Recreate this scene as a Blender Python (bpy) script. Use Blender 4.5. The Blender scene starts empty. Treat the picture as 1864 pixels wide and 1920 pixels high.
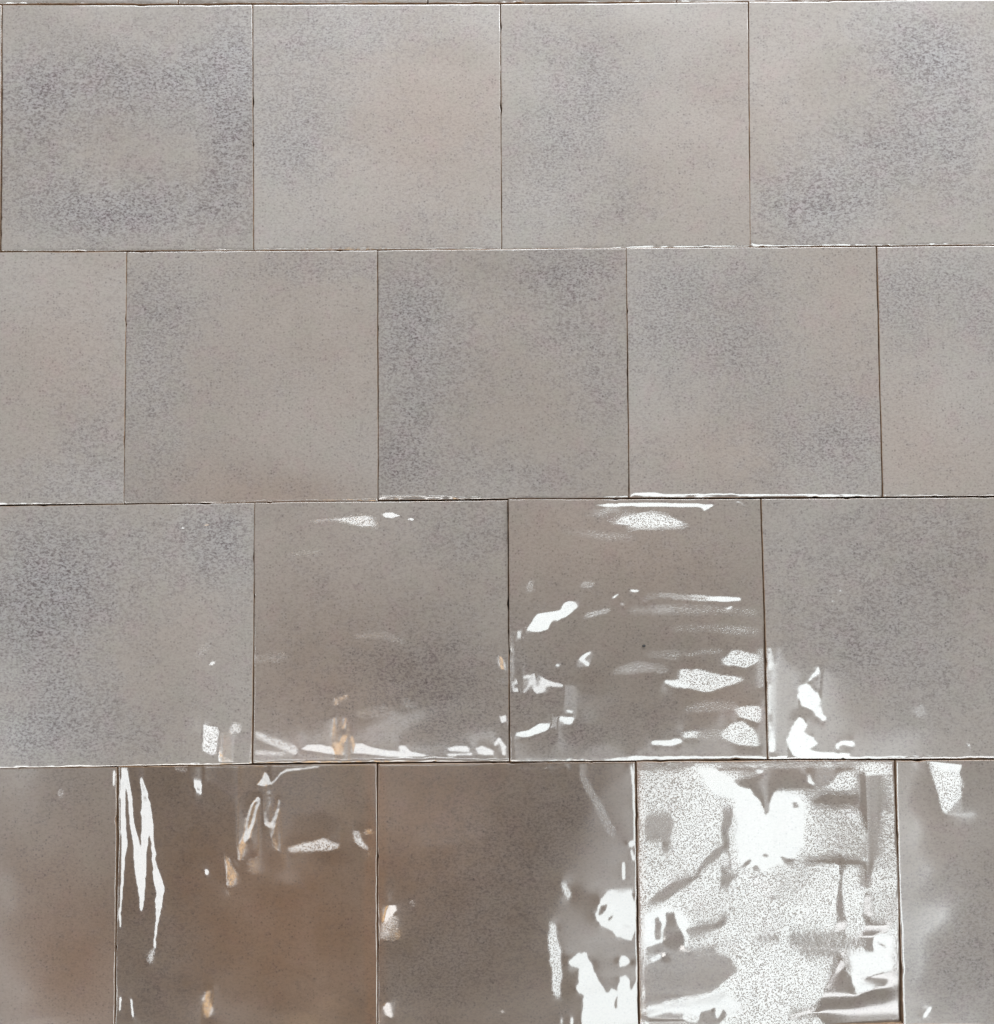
import bpy, math
import numpy as np

# ------------------------------------------------------------------ camera
scene = bpy.context.scene
cam_data = bpy.data.cameras.new("camera")
cam = bpy.data.objects.new("camera", cam_data)
scene.collection.objects.link(cam)
cam.location = (0.00357, -0.03846, 0.60374)
cam.rotation_euler = (0.054115, -0.003013, -0.007265)
cam_data.sensor_fit = 'HORIZONTAL'
cam_data.sensor_width = 36.0
cam_data.lens = 36.0 * 1900.0 / 1864.0
cam_data.clip_start = 0.02
cam_data.clip_end = 100.0
scene.camera = cam

# ------------------------------------------------------------------ world: the dim, even light of the room
world = bpy.data.worlds.new("World")
scene.world = world
world.use_nodes = True
bg = world.node_tree.nodes["Background"]
bg.inputs["Color"].default_value = (0.95, 0.97, 1.0, 1)
bg.inputs["Strength"].default_value = 0.12

# ------------------------------------------------------------------ lamps (windows and a warm lamp known from reflections, plus added unseen ones)
# name, centre x, y, z, size x, size y, radiance, colour, rotation
LAMPS = [
 ('roof_window', 0.834, -1.251, 2.41, 0.763, 1.168, 10.5, (0.9, 0.98, 1.0), (0, 0, 0)),
 ('narrow_window', -1.673, -0.937, 2.41, 0.359, 1.197, 11, (0.93, 0.98, 1.0), (0, 0, 0)),
 ('window_strip', -1.526, -1.667, 2.41, 1.73, 0.395, 11, (1, 0.99, 0.97), (0, 0, 0)),
 ('warm_lamp', -0.513, -1.737, 2.41, 0.254, 0.554, 9, (1, 0.62, 0.28), (0, 0, 0)),
 ('window_strip', 0.026, -1.667, 2.41, 0.674, 0.395, 11, (1, 0.99, 0.97), (0, 0, 0)),
 ('window_strip', 1.83, -1.667, 2.41, 1.138, 0.395, 10, (0.95, 0.98, 1), (0, 0, 0)),
 ('glint_lamp', -0.603, -0.658, 2.41, 0.195, 0.126, 11.5, (0.93, 0.98, 1.0), (0, 0, 0)),  # added lamp, no real window: placed so strip glints need little relief
 ('warm_lamp', -0.451, -0.658, 2.41, 0.084, 0.126, 11, (1, 0.6, 0.26), (0, 0, 0)),  # added between the two glint strips for the orange glints
 ('glint_lamp', -0.196, -0.658, 2.41, 0.368, 0.126, 11.5, (0.93, 0.98, 1.0), (0, 0, 0)),  # second added glint strip
 ('halo_lamp', 0.774, -1.258, 2.41, 0.943, 1.452, 1.5, (0.93, 0.97, 1.0), (0, 0, 0)),  # added dim lamp round the bright window, gives its reflection a grey halo
 ('fill_lamp', 0.35, 1.2, 0.76, 2.0, 0.7, 12.0, (0.925, 0.985, 1.035), (-0.97, 0, 0)),  # added low lamp beyond the top rows, makes light fall off downwards
]
for name, x, y, z, sx, sy, rad, col, rot in LAMPS:
    ld = bpy.data.lights.new(name, 'AREA')
    ld.shape = 'RECTANGLE'
    ld.size, ld.size_y = sx, sy
    ld.color = col
    ld.energy = rad * math.pi * sx * sy
    lo = bpy.data.objects.new(name, ld)
    lo.location = (x, y, z)
    lo.rotation_euler = rot
    scene.collection.objects.link(lo)

scene.view_settings.view_transform = 'Standard'
scene.view_settings.look = 'None'
scene.view_settings.gamma = 1.0
scene.view_settings.exposure = 0.0
scene.view_settings.use_curve_mapping = False
scene.cycles.max_bounces = 6
scene.cycles.sample_clamp_indirect = 4.0

# ------------------------------------------------------------------ materials
class Nodes:
    def __init__(self, name):
        self.m = bpy.data.materials.new(name)
        self.m.use_nodes = True
        self.nt = self.m.node_tree
        self.bsdf = self.nt.nodes["Principled BSDF"]
    def n(self, kind, **kw):
        nd = self.nt.nodes.new(kind)
        for k, v in kw.items():
            setattr(nd, k, v)
        return nd
    def put(self, sock, v):
        if isinstance(v, bpy.types.NodeSocket):
            self.nt.links.new(v, sock)
        else:
            sock.default_value = v
    def math(self, op, a, b=0.0, c=0.0, clamp=False):
        nd = self.n('ShaderNodeMath', operation=op, use_clamp=clamp)
        for i, v in enumerate((a, b, c)):
            self.put(nd.inputs[i], v)
        return nd.outputs[0]
    def mix(self, fac, a, b, blend='MIX'):
        nd = self.n('ShaderNodeMix', data_type='RGBA', blend_type=blend)
        self.put(nd.inputs['Factor'], fac)
        self.put(nd.inputs[6], a)
        self.put(nd.inputs[7], b)
        return nd.outputs[2]
    def ramp(self, v, lo, hi, a=0.0, b=1.0):
        nd = self.n('ShaderNodeMapRange', interpolation_type='SMOOTHSTEP')
        self.put(nd.inputs[0], v)
        for i, q in enumerate((lo, hi, a, b)):
            nd.inputs[i + 1].default_value = q
        return nd.outputs[0]
    def noise(self, vec, scale, detail=2.0, rough=0.5, dist=0.0):
        nd = self.n('ShaderNodeTexNoise')
        self.put(nd.inputs['Vector'], vec)
        nd.inputs['Scale'].default_value = scale
        nd.inputs['Detail'].default_value = detail
        nd.inputs['Roughness'].default_value = rough
        nd.inputs['Distortion'].default_value = dist
        return nd.outputs[0]

def glaze_material():
    g = Nodes("reactive_glaze")
    tc = g.n('ShaderNodeTexCoord').outputs['Object']
    rnd = g.n('ShaderNodeObjectInfo').outputs['Random']
    shift = g.n('ShaderNodeCombineXYZ')
    for i, k in enumerate((37.0, 91.0, 53.0)):
        g.put(shift.inputs[i], g.math('MULTIPLY', rnd, k))
    add = g.n('ShaderNodeVectorMath', operation='ADD')
    g.put(add.inputs[0], tc); g.put(add.inputs[1], shift.outputs[0])
    vec = add.outputs[0]
    stretch = g.n('ShaderNodeVectorMath', operation='MULTIPLY')
    g.put(stretch.inputs[0], vec); stretch.inputs[1].default_value = (0.75, 1.15, 1.0)
    att = g.n('ShaderNodeAttribute', attribute_name='glaze')
    sep = g.n('ShaderNodeSeparateColor')
    g.put(sep.inputs[0], att.outputs['Color'])
    mott, warm, peel = sep.outputs[0], sep.outputs[1], sep.outputs[2]
    edge = att.outputs['Alpha']
    # crawled, vermicular speckle of the darker glaze
    n1 = g.noise(stretch.outputs[0], 780.0, 3.0, 0.64, 0.5)
    n2 = g.noise(vec, 150.0, 3.0, 0.6)
    n3 = g.noise(vec, 28.0, 3.0, 0.55)
    cloud = g.math('MULTIPLY_ADD', g.math('SUBTRACT', n2, 0.5), 1.5, mott)
    cloud = g.math('MULTIPLY_ADD', g.math('SUBTRACT', n3, 0.5), 0.7, cloud)
    cloud = g.math('MAXIMUM', cloud, 0.0)
    speck = g.ramp(n1, 0.41, 0.66)
    f_dark = g.math('MULTIPLY', speck, g.math("MULTIPLY_ADD", cloud, 0.60, 0.26), clamp=True)
    haze = g.math('MULTIPLY', cloud, 0.45, clamp=True)
    # pin dots
    vor = g.n('ShaderNodeTexVoronoi', feature='F1')
    g.put(vor.inputs['Vector'], vec); vor.inputs['Scale'].default_value = 560.0
    sepv = g.n('ShaderNodeSeparateColor'); g.put(sepv.inputs[0], vor.outputs['Color'])
    dot = g.math('MULTIPLY', g.ramp(vor.outputs['Distance'], 0.18, 0.40, 1.0, 0.0), g.ramp(sepv.outputs[0], 0.45, 0.7))
    dot = g.math('MULTIPLY', dot, g.math('MULTIPLY_ADD', n2, 0.9, -0.1))
    brown = g.n('ShaderNodeAttribute', attribute_name='brown').outputs['Fac']  # tile tone, with the dark reflection over the lower tiles painted in
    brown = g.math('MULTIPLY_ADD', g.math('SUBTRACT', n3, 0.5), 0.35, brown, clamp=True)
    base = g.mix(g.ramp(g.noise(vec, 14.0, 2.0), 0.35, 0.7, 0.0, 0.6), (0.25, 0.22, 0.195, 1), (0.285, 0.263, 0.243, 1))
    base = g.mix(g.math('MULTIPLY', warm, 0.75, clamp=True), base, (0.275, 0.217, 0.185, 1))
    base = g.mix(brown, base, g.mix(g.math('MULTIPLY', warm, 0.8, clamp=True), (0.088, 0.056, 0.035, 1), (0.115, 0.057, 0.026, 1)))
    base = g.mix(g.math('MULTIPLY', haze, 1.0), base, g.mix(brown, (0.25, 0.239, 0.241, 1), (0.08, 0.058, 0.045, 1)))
    # colour wanders a little towards violet and green, as in reactive glazes
    tint = g.noise(vec, 75.0, 2.0, 0.5)
    base = g.mix(g.ramp(tint, 0.55, 0.7, 0.0, 0.5), base, g.mix(1.0, base, (1.03, 0.96, 0.985, 1), 'MULTIPLY'))
    base = g.mix(g.ramp(tint, 0.45, 0.3, 0.0, 0.5), base, g.mix(1.0, base, (0.97, 1.01, 0.99, 1), 'MULTIPLY'))
    base = g.mix(f_dark, base, g.mix(1.0, base, (0.44, 0.39, 0.395, 1), 'MULTIPLY'))
    base = g.mix(dot, base, g.mix(1.0, base, (0.30, 0.28, 0.27, 1), 'MULTIPLY'))
    # paler flecks between the specks
    base = g.mix(g.math('MULTIPLY', g.ramp(n1, 0.42, 0.30), g.math('MULTIPLY_ADD', cloud, 0.25, 0.1)), base, g.mix(1.0, base, (1.25, 1.26, 1.27, 1), 'MULTIPLY'))
    # glaze thins and breaks to tan clay over the arris
    brk = g.math('MULTIPLY', g.ramp(edge, 0.55, 1.0), g.ramp(n2, 0.3, 0.6, 0.35, 1.0))
    base = g.mix(brk, base, (0.26, 0.15, 0.08, 1))
    g.put(g.bsdf.inputs['Base Color'], base)
    g.bsdf.inputs['Roughness'].default_value = 0.3
    g.bsdf.inputs['IOR'].default_value = 1.5
    g.bsdf.inputs['Specular IOR Level'].default_value = 0.22
    g.bsdf.inputs['Coat Weight'].default_value = 1.0
    g.bsdf.inputs['Coat Roughness'].default_value = 0.085
    g.bsdf.inputs['Coat IOR'].default_value = 1.7
    # orange peel of the clear glaze
    pits = g.ramp(g.noise(vec, 1350.0, 1.0, 0.5), 0.53, 0.74)
    pn = g.math('ADD', pits, g.math('MULTIPLY', g.noise(vec, 420.0, 1.0), 0.35))
    bump = g.n('ShaderNodeBump')
    g.put(bump.inputs['Height'], pn)
    bump.inputs['Distance'].default_value = 9.5e-05
    g.put(bump.inputs['Strength'], peel)
    g.put(g.bsdf.inputs['Coat Normal'], bump.outputs[0])
    return g.m

def simple_material(name, c1, c2, scale, rough):
    g = Nodes(name)
    tc = g.n('ShaderNodeTexCoord').outputs['Object']
    f = g.noise(tc, scale, 4.0, 0.6)
    g.put(g.bsdf.inputs['Base Color'], g.mix(g.ramp(f, 0.3, 0.7), c1, c2))
    g.bsdf.inputs['Roughness'].default_value = rough
    bump = g.n('ShaderNodeBump')
    g.put(bump.inputs['Height'], f); bump.inputs['Distance'].default_value = 0.0004
    g.put(g.bsdf.inputs['Normal'], bump.outputs[0])
    return g.m

GLAZE = glaze_material()
CLAY = simple_material("fired_clay", (0.30, 0.19, 0.11, 1), (0.17, 0.10, 0.06, 1), 300.0, 0.9)
BOARD = simple_material("dark_board", (0.035, 0.03, 0.026, 1), (0.06, 0.05, 0.042, 1), 120.0, 0.9)
CONCRETE = simple_material("grey_concrete", (0.20, 0.19, 0.18, 1), (0.27, 0.26, 0.25, 1), 30.0, 0.9)
CRUMB = simple_material("black_crumb", (0.012, 0.012, 0.012, 1), (0.02, 0.02, 0.02, 1), 900.0, 0.7)

# ------------------------------------------------------------------ glaze relief: slopes -> height (least squares)
ITERATIONS = 80
EASE = .9
DISH = 0.0010504

def neumann_solve(div):
    n, m = div.shape
    e = np.concatenate([div, div[::-1]], 0)
    e = np.concatenate([e, e[:, ::-1]], 1)
    f = np.fft.rfft2(e)
    ky = 2 * np.cos(2 * np.pi * np.arange(2 * n) / (2 * n)) - 2
    kx = 2 * np.cos(2 * np.pi * np.arange(m + 1) / (2 * m)) - 2
    den = ky[:, None] + kx[None, :]
    den[0, 0] = 1.0
    f = f / den
    f[0, 0] = 0
    return np.fft.irfft2(f, s=(2 * n, 2 * m))[:n, :m]

def blur(a):
    p = np.pad(a, 1, mode='edge')
    a = (p[:, :-2] + 2 * p[:, 1:-1] + p[:, 2:]) / 4
    return (a[:-2] + 2 * a[1:-1] + a[2:]) / 4

def inside_poly(px, py, pts):
    r = np.zeros(px.shape, bool)
    q = pts[-1]
    for p in pts:
        if p[1] != q[1]:
            c = ((p[1] > py) != (q[1] > py)) & (px < (q[0] - p[0]) * (py - p[1]) / (q[1] - p[1]) + p[0])
            r ^= c
        q = p
    return r

def inside_stroke(px, py, s):
    x1, y1, r1, x2, y2, r2 = s
    dx, dy = x2 - x1, y2 - y1
    L2 = dx * dx + dy * dy + 1e-9
    t = np.clip(((px - x1) * dx + (py - y1) * dy) / L2, 0, 1)
    d = np.hypot(px - x1 - t * dx, py - y1 - t * dy)
    return d < r1 + (r2 - r1) * t

def relief(X, Y, step, facets, calm, peel0, wave, soft):
    """X, Y in mm round the tile's centre. Each facet of the glaze leans within bounds (a0, a1, b0, b1) given at the
    tile's centre and is slightly dished (DISH per mm); calm = bounds of the plain slope, then of the dished one."""
    dx, dy = -DISH * X, -DISH * Y
    A0 = np.maximum(calm[0], calm[4] + dx); A1 = np.minimum(calm[1], calm[5] + dx)
    B0 = np.maximum(calm[2], calm[6] + dy); B1 = np.minimum(calm[3], calm[7] + dy)
    A0, A1 = np.minimum(A0, A1), np.maximum(A0, A1)
    B0, B1 = np.minimum(B0, B1), np.maximum(B0, B1)
    peel = np.full(X.shape, peel0)
    ease = np.full(X.shape, EASE)
    # ragged outlines: glaze never stops along a clean curve
    U, W = np.zeros_like(X), np.zeros_like(X)
    for i, (lam, amp) in enumerate(((17.0, 0.55), (11.0, 0.5), (7.0, 0.4), (4.3, 0.3), (2.9, 0.24), (2.0, 0.16))):
        for j in range(2):
            t1, t2 = 2.4 * i + 1.7 * j + 0.3, 1.9 * i + 2.6 * j + 1.1
            U += amp * np.sin(6.283 * (X * math.cos(t1) + Y * math.sin(t1)) / lam + 3.1 * i + j)
            W += 0.7 * amp * np.sin(6.283 * (X * math.cos(t2) + Y * math.sin(t2)) / lam + 1.3 * i + 2 * j)
    fade = np.clip((68.0 - np.maximum(abs(X), abs(Y))) / 6.0, 0.15, 1.0)
    Xw, Yw = X + 0.5 * U * fade, Y + 0.5 * W * fade
    for kind, shape, a0, a1, b0, b1, pl in facets:
        m = inside_poly(Xw, Yw, shape) if kind == 'P' else inside_stroke(X + 0.3 * U * fade, Y + 0.3 * W * fade, shape)
        A0[m], A1[m], B0[m], B1[m] = a0 + dx[m], a1 + dx[m], b0 + dy[m], b1 + dy[m]
        peel[m] = pl
        ease[m] = 1.0
    wx, wy = np.gradient(wave, step, axis=1), np.gradient(wave, step, axis=0)     # the facets sit on the low waves
    lox, hix, loy, hiy = -A1 - wx, -A0 - wx, -B1 - wy, -B0 - wy
    gx = np.clip(np.zeros_like(A0), lox, hix); gy = np.clip(np.zeros_like(A0), loy, hiy)
    px = np.zeros_like(gx); py = np.zeros_like(gy)
    for it in range(ITERATIONS):
        qx, qy = gx - px, gy - py
        fx = (qx[:, 1:] + qx[:, :-1]) / 2
        fy = (qy[1:] + qy[:-1]) / 2
        div = np.zeros_like(gx)
        div[:, :-1] += fx; div[:, 1:] -= fx
        div[:-1] += fy; div[1:] -= fy
        h = neumann_solve(div)
        hx = np.gradient(h, axis=1); hy = np.gradient(h, axis=0)
        gx = np.clip((hx + px) * ease, lox, hix); gy = np.clip((hy + py) * ease, loy, hiy)
        px += hx - gx; py += hy - gy
    for _ in range(soft):
        h = blur(h)
    # where the glaze has an orange peel its facets melt into the rest
    melt = (peel > 0.14).astype(float)
    hb = h
    for _ in range(8 if soft < 2 else 22):
        hb = blur(hb)
    for _ in range(12):
        melt = blur(melt); peel = blur(peel)
    melt = np.clip(melt * 1.6, 0, 1)
    return (h + (hb - h) * melt) * step, peel

def noise1(rng, x, cell):
    k = int(max(x) / cell) + 4
    v = rng.uniform(-1, 1, k)
    u = x / cell
    i = u.astype(int); f = u - i; f = f * f * (3 - 2 * f)
    return v[i] * (1 - f) + v[i + 1] * f

def gauss(x, y, blobs):
    r = np.zeros(x.shape)
    for bx, by, rx, ry, k in blobs:
        r = np.maximum(r, 0) + k * np.exp(-((x - bx) / rx) ** 2 - ((y - by) / ry) ** 2)
    return r

THICK = 0.010

def tile_mesh(name, corners, seed, N, facets, calm, peel0, dark, warm, brown, bevel, soft, lip):
    """corners TL TR BR BL in m round the tile's own centre"""
    rng = np.random.default_rng(seed)
    tl, tr, br, bl = [np.array(c) for c in corners]
    L = 0.15
    uni = np.linspace(0, L, N)
    ex = np.array([.0002, .0004, .0007, .0010, .0014, .0018])
    c = np.unique(np.round(np.concatenate([uni, ex, L - ex]), 6))
    c = np.delete(c, np.where(np.diff(c) < 0.00008)[0][1:]) if N > 60 else c
    def mapxy(s, t):
        s = s / L; t = t / L
        top = tl[:, None, None] * (1 - s) + tr[:, None, None] * s
        bot = bl[:, None, None] * (1 - s) + br[:, None, None] * s
        return bot * (1 - t) + top * t
    su, tu = np.meshgrid(uni, uni)
    xy = mapxy(su, tu)
    # low waves of a hand-pressed face
    wave = np.zeros_like(su)
    for _ in range(7):
        lam = rng.uniform(.035, .11); ang = rng.uniform(0, 2 * math.pi); ph = rng.uniform(0, 6.3)
        wave += np.cos(2 * math.pi * (su * math.cos(ang) + tu * math.sin(ang)) / lam + ph) * lam * 0.0009
    for _ in range(5):          # and finer ripples running across it
        lam = rng.uniform(.014, .04); ang = math.pi / 2 + rng.normal(0, .25); ph = rng.uniform(0, 6.3)
        env = 0.5 + 0.5 * np.cos(2 * math.pi * (su * rng.uniform(-1, 1) + tu * rng.uniform(-1, 1)) / .12 + rng.uniform(0, 6.3))
        wave += np.cos(2 * math.pi * (su * math.cos(ang) + tu * math.sin(ang)) / lam + ph) * lam * 0.0007 * env
    if facets:
        h, peel = relief(xy[0] * 1000, xy[1] * 1000, L / (N - 1), facets, calm, peel0, wave, soft)
    else:
        h = np.zeros_like(su); peel = np.full_like(su, peel0)
    h = h + wave
    h = h - np.median(h)
    S, Tt = np.meshgrid(c, c)
    def samp(f):
        r = np.array([np.interp(c, uni, row) for row in f])
        return np.array([np.interp(c, uni, col) for col in r.T]).T
    Z = samp(h); PE = samp(peel)
    # rounded, uneven arris
    edge = np.zeros_like(S)
    sx = np.zeros_like(S); sy = np.zeros_like(S)
    for side in range(4):
        d, along = [(S, c), (L - S, c), (Tt, c), (L - Tt, c)][side]
        w = bevel[side] * (1 + 0.45 * noise1(rng, c, .018) + 0.2 * noise1(rng, c, .004)) * 0.001
        w = np.clip(w, .0006, .006)
        k = 1.05 + 0.35 * noise1(rng, c, .006)
        w2 = w[:, None] if side < 2 else w[None, :]
        k2 = k[:, None] if side < 2 else k[None, :]
        t = np.clip(1 - d / w2, 0, 1)
        if side == 2:            # the lower arris is a broad, softly rolled lip
            kk = lip * (1 + 0.16 * noise1(rng, c, .012) + 0.12 * noise1(rng, c, .0025))[None, :]
            Z = Z - kk * w2 * t ** 1.6 / 1.6
        else:
            Z = Z - k2 * w2 * t ** 3 / 3
        edge = np.maximum(edge, np.clip(1 - d / (.0007 + .0003 * noise1(rng, c, .01)[:, None] if side < 2 else .0007 + .0003 * noise1(rng, c, .01)[None, :]), 0, 1))
        wob = -0.00042 + 0.00012 * (1 + noise1(rng, c, .03)) + 0.00008 * (1 + noise1(rng, c, .005))
        for _ in range(rng.integers(0, 3)):          # small nicks in the edge
            p0 = rng.uniform(.005, .145)
            wob = wob + rng.uniform(.0002, .0006) * np.exp(-((c - p0) / rng.uniform(.0008, .003)) ** 2)
        fall = np.exp(-d / .003)
        if side == 0: sx = sx + wob[:, None] * fall
        if side == 1: sx = sx - wob[:, None] * fall
        if side == 2: sy = sy + wob[None, :] * fall
        if side == 3: sy = sy - wob[None, :] * fall
    XY = mapxy(S + sx, Tt + sy)
    zz = THICK + Z
    n = len(c)
    V = np.stack([XY[0].ravel(), XY[1].ravel(), zz.ravel()], 1)
    idx = np.arange(n * n).reshape(n, n)
    quads = np.stack([idx[:-1, :-1], idx[:-1, 1:], idx[1:, 1:], idx[1:, :-1]], -1).reshape(-1, 4)
    loop = np.concatenate([idx[0, :-1], idx[:-1, -1], idx[-1, :0:-1], idx[:0:-1, 0]])
    m = len(loop)
    low = V[loop].copy(); low[:, :2] *= 0.994; low[:, 2] = 0.0
    top2 = V[loop].copy(); top2[:, 2] -= 0.0002; top2[:, :2] *= 0.9995
    V = np.concatenate([V, top2, low])
    a = n * n + np.arange(m); b = np.roll(a, -1)
    lp = np.roll(loop, -1)
    r0 = np.stack([a, b, lp, loop], 1)
    r1 = np.stack([a + m, b + m, b, a], 1)
    Q = np.concatenate([quads, r0, r1])
    me = bpy.data.meshes.new(name)
    me.vertices.add(len(V)); me.vertices.foreach_set('co', V.ravel().astype(np.float32))
    nl = len(Q) * 4 + m
    me.loops.add(nl)
    me.loops.foreach_set('vertex_index', np.concatenate([Q.ravel(), (a + m)[::-1]]).astype(np.int32))
    me.polygons.add(len(Q) + 1)
    me.polygons.foreach_set('loop_start', np.concatenate([np.arange(len(Q)) * 4, [len(Q) * 4]]).astype(np.int32))
    mi = np.zeros(len(Q) + 1, np.int32); mi[len(quads):] = 1
    me.polygons.foreach_set('material_index', mi)
    sm = np.ones(len(Q) + 1, bool); sm[len(quads):] = False
    me.polygons.foreach_set('use_smooth', sm)
    me.update(calc_edges=True)
    me.validate()
    at = me.attributes.new('glaze', 'FLOAT_COLOR', 'POINT')
    gx, gy = XY[0].ravel() * 1000, XY[1].ravel() * 1000
    C = np.zeros((len(V), 4), np.float32)
    C[:n * n, 0] = np.clip(gauss(gx, gy, dark), 0, 1.3)
    C[:n * n, 1] = np.clip(gauss(gx, gy, warm), 0, 1.3)
    C[:n * n, 2] = PE.ravel()
    C[:n * n, 3] = edge.ravel()
    at.data.foreach_set('color', C.ravel())
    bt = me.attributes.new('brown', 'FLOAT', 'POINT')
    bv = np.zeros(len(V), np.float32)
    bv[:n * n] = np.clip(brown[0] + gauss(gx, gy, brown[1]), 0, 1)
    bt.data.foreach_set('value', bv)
    me.materials.append(GLAZE); me.materials.append(CLAY)
    return me

# ------------------------------------------------------------------ the floor and the board under the tiles
def box(name, x0, x1, y0, y1, z0, z1, mat):
    v = [(x, y, z) for z in (z0, z1) for y in (y0, y1) for x in (x0, x1)]
    f = [(0, 2, 3, 1), (4, 5, 7, 6), (0, 1, 5, 4), (2, 6, 7, 3), (0, 4, 6, 2), (1, 3, 7, 5)]
    me = bpy.data.meshes.new(name)
    me.from_pydata(v, [], f)
    me.materials.append(mat)
    o = bpy.data.objects.new(name, me)
    scene.collection.objects.link(o)
    return o

BT = 0.012
floor = box("floor", -3, 3, -3, 3, -BT - 0.05, -BT, CONCRETE)
floor["kind"] = "structure"

panel = bpy.data.objects.new("tile_panel", None)
panel.location = (0, 0, -BT)
scene.collection.objects.link(panel)
panel["label"] = "panel of square glossy taupe glazed tiles laid in staggered rows without grout"
panel["category"] = "tile panel"
board = box("backing_board", -0.449, 0.472, -0.464, 0.469, 0, BT, BOARD)
board.parent = panel

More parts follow.
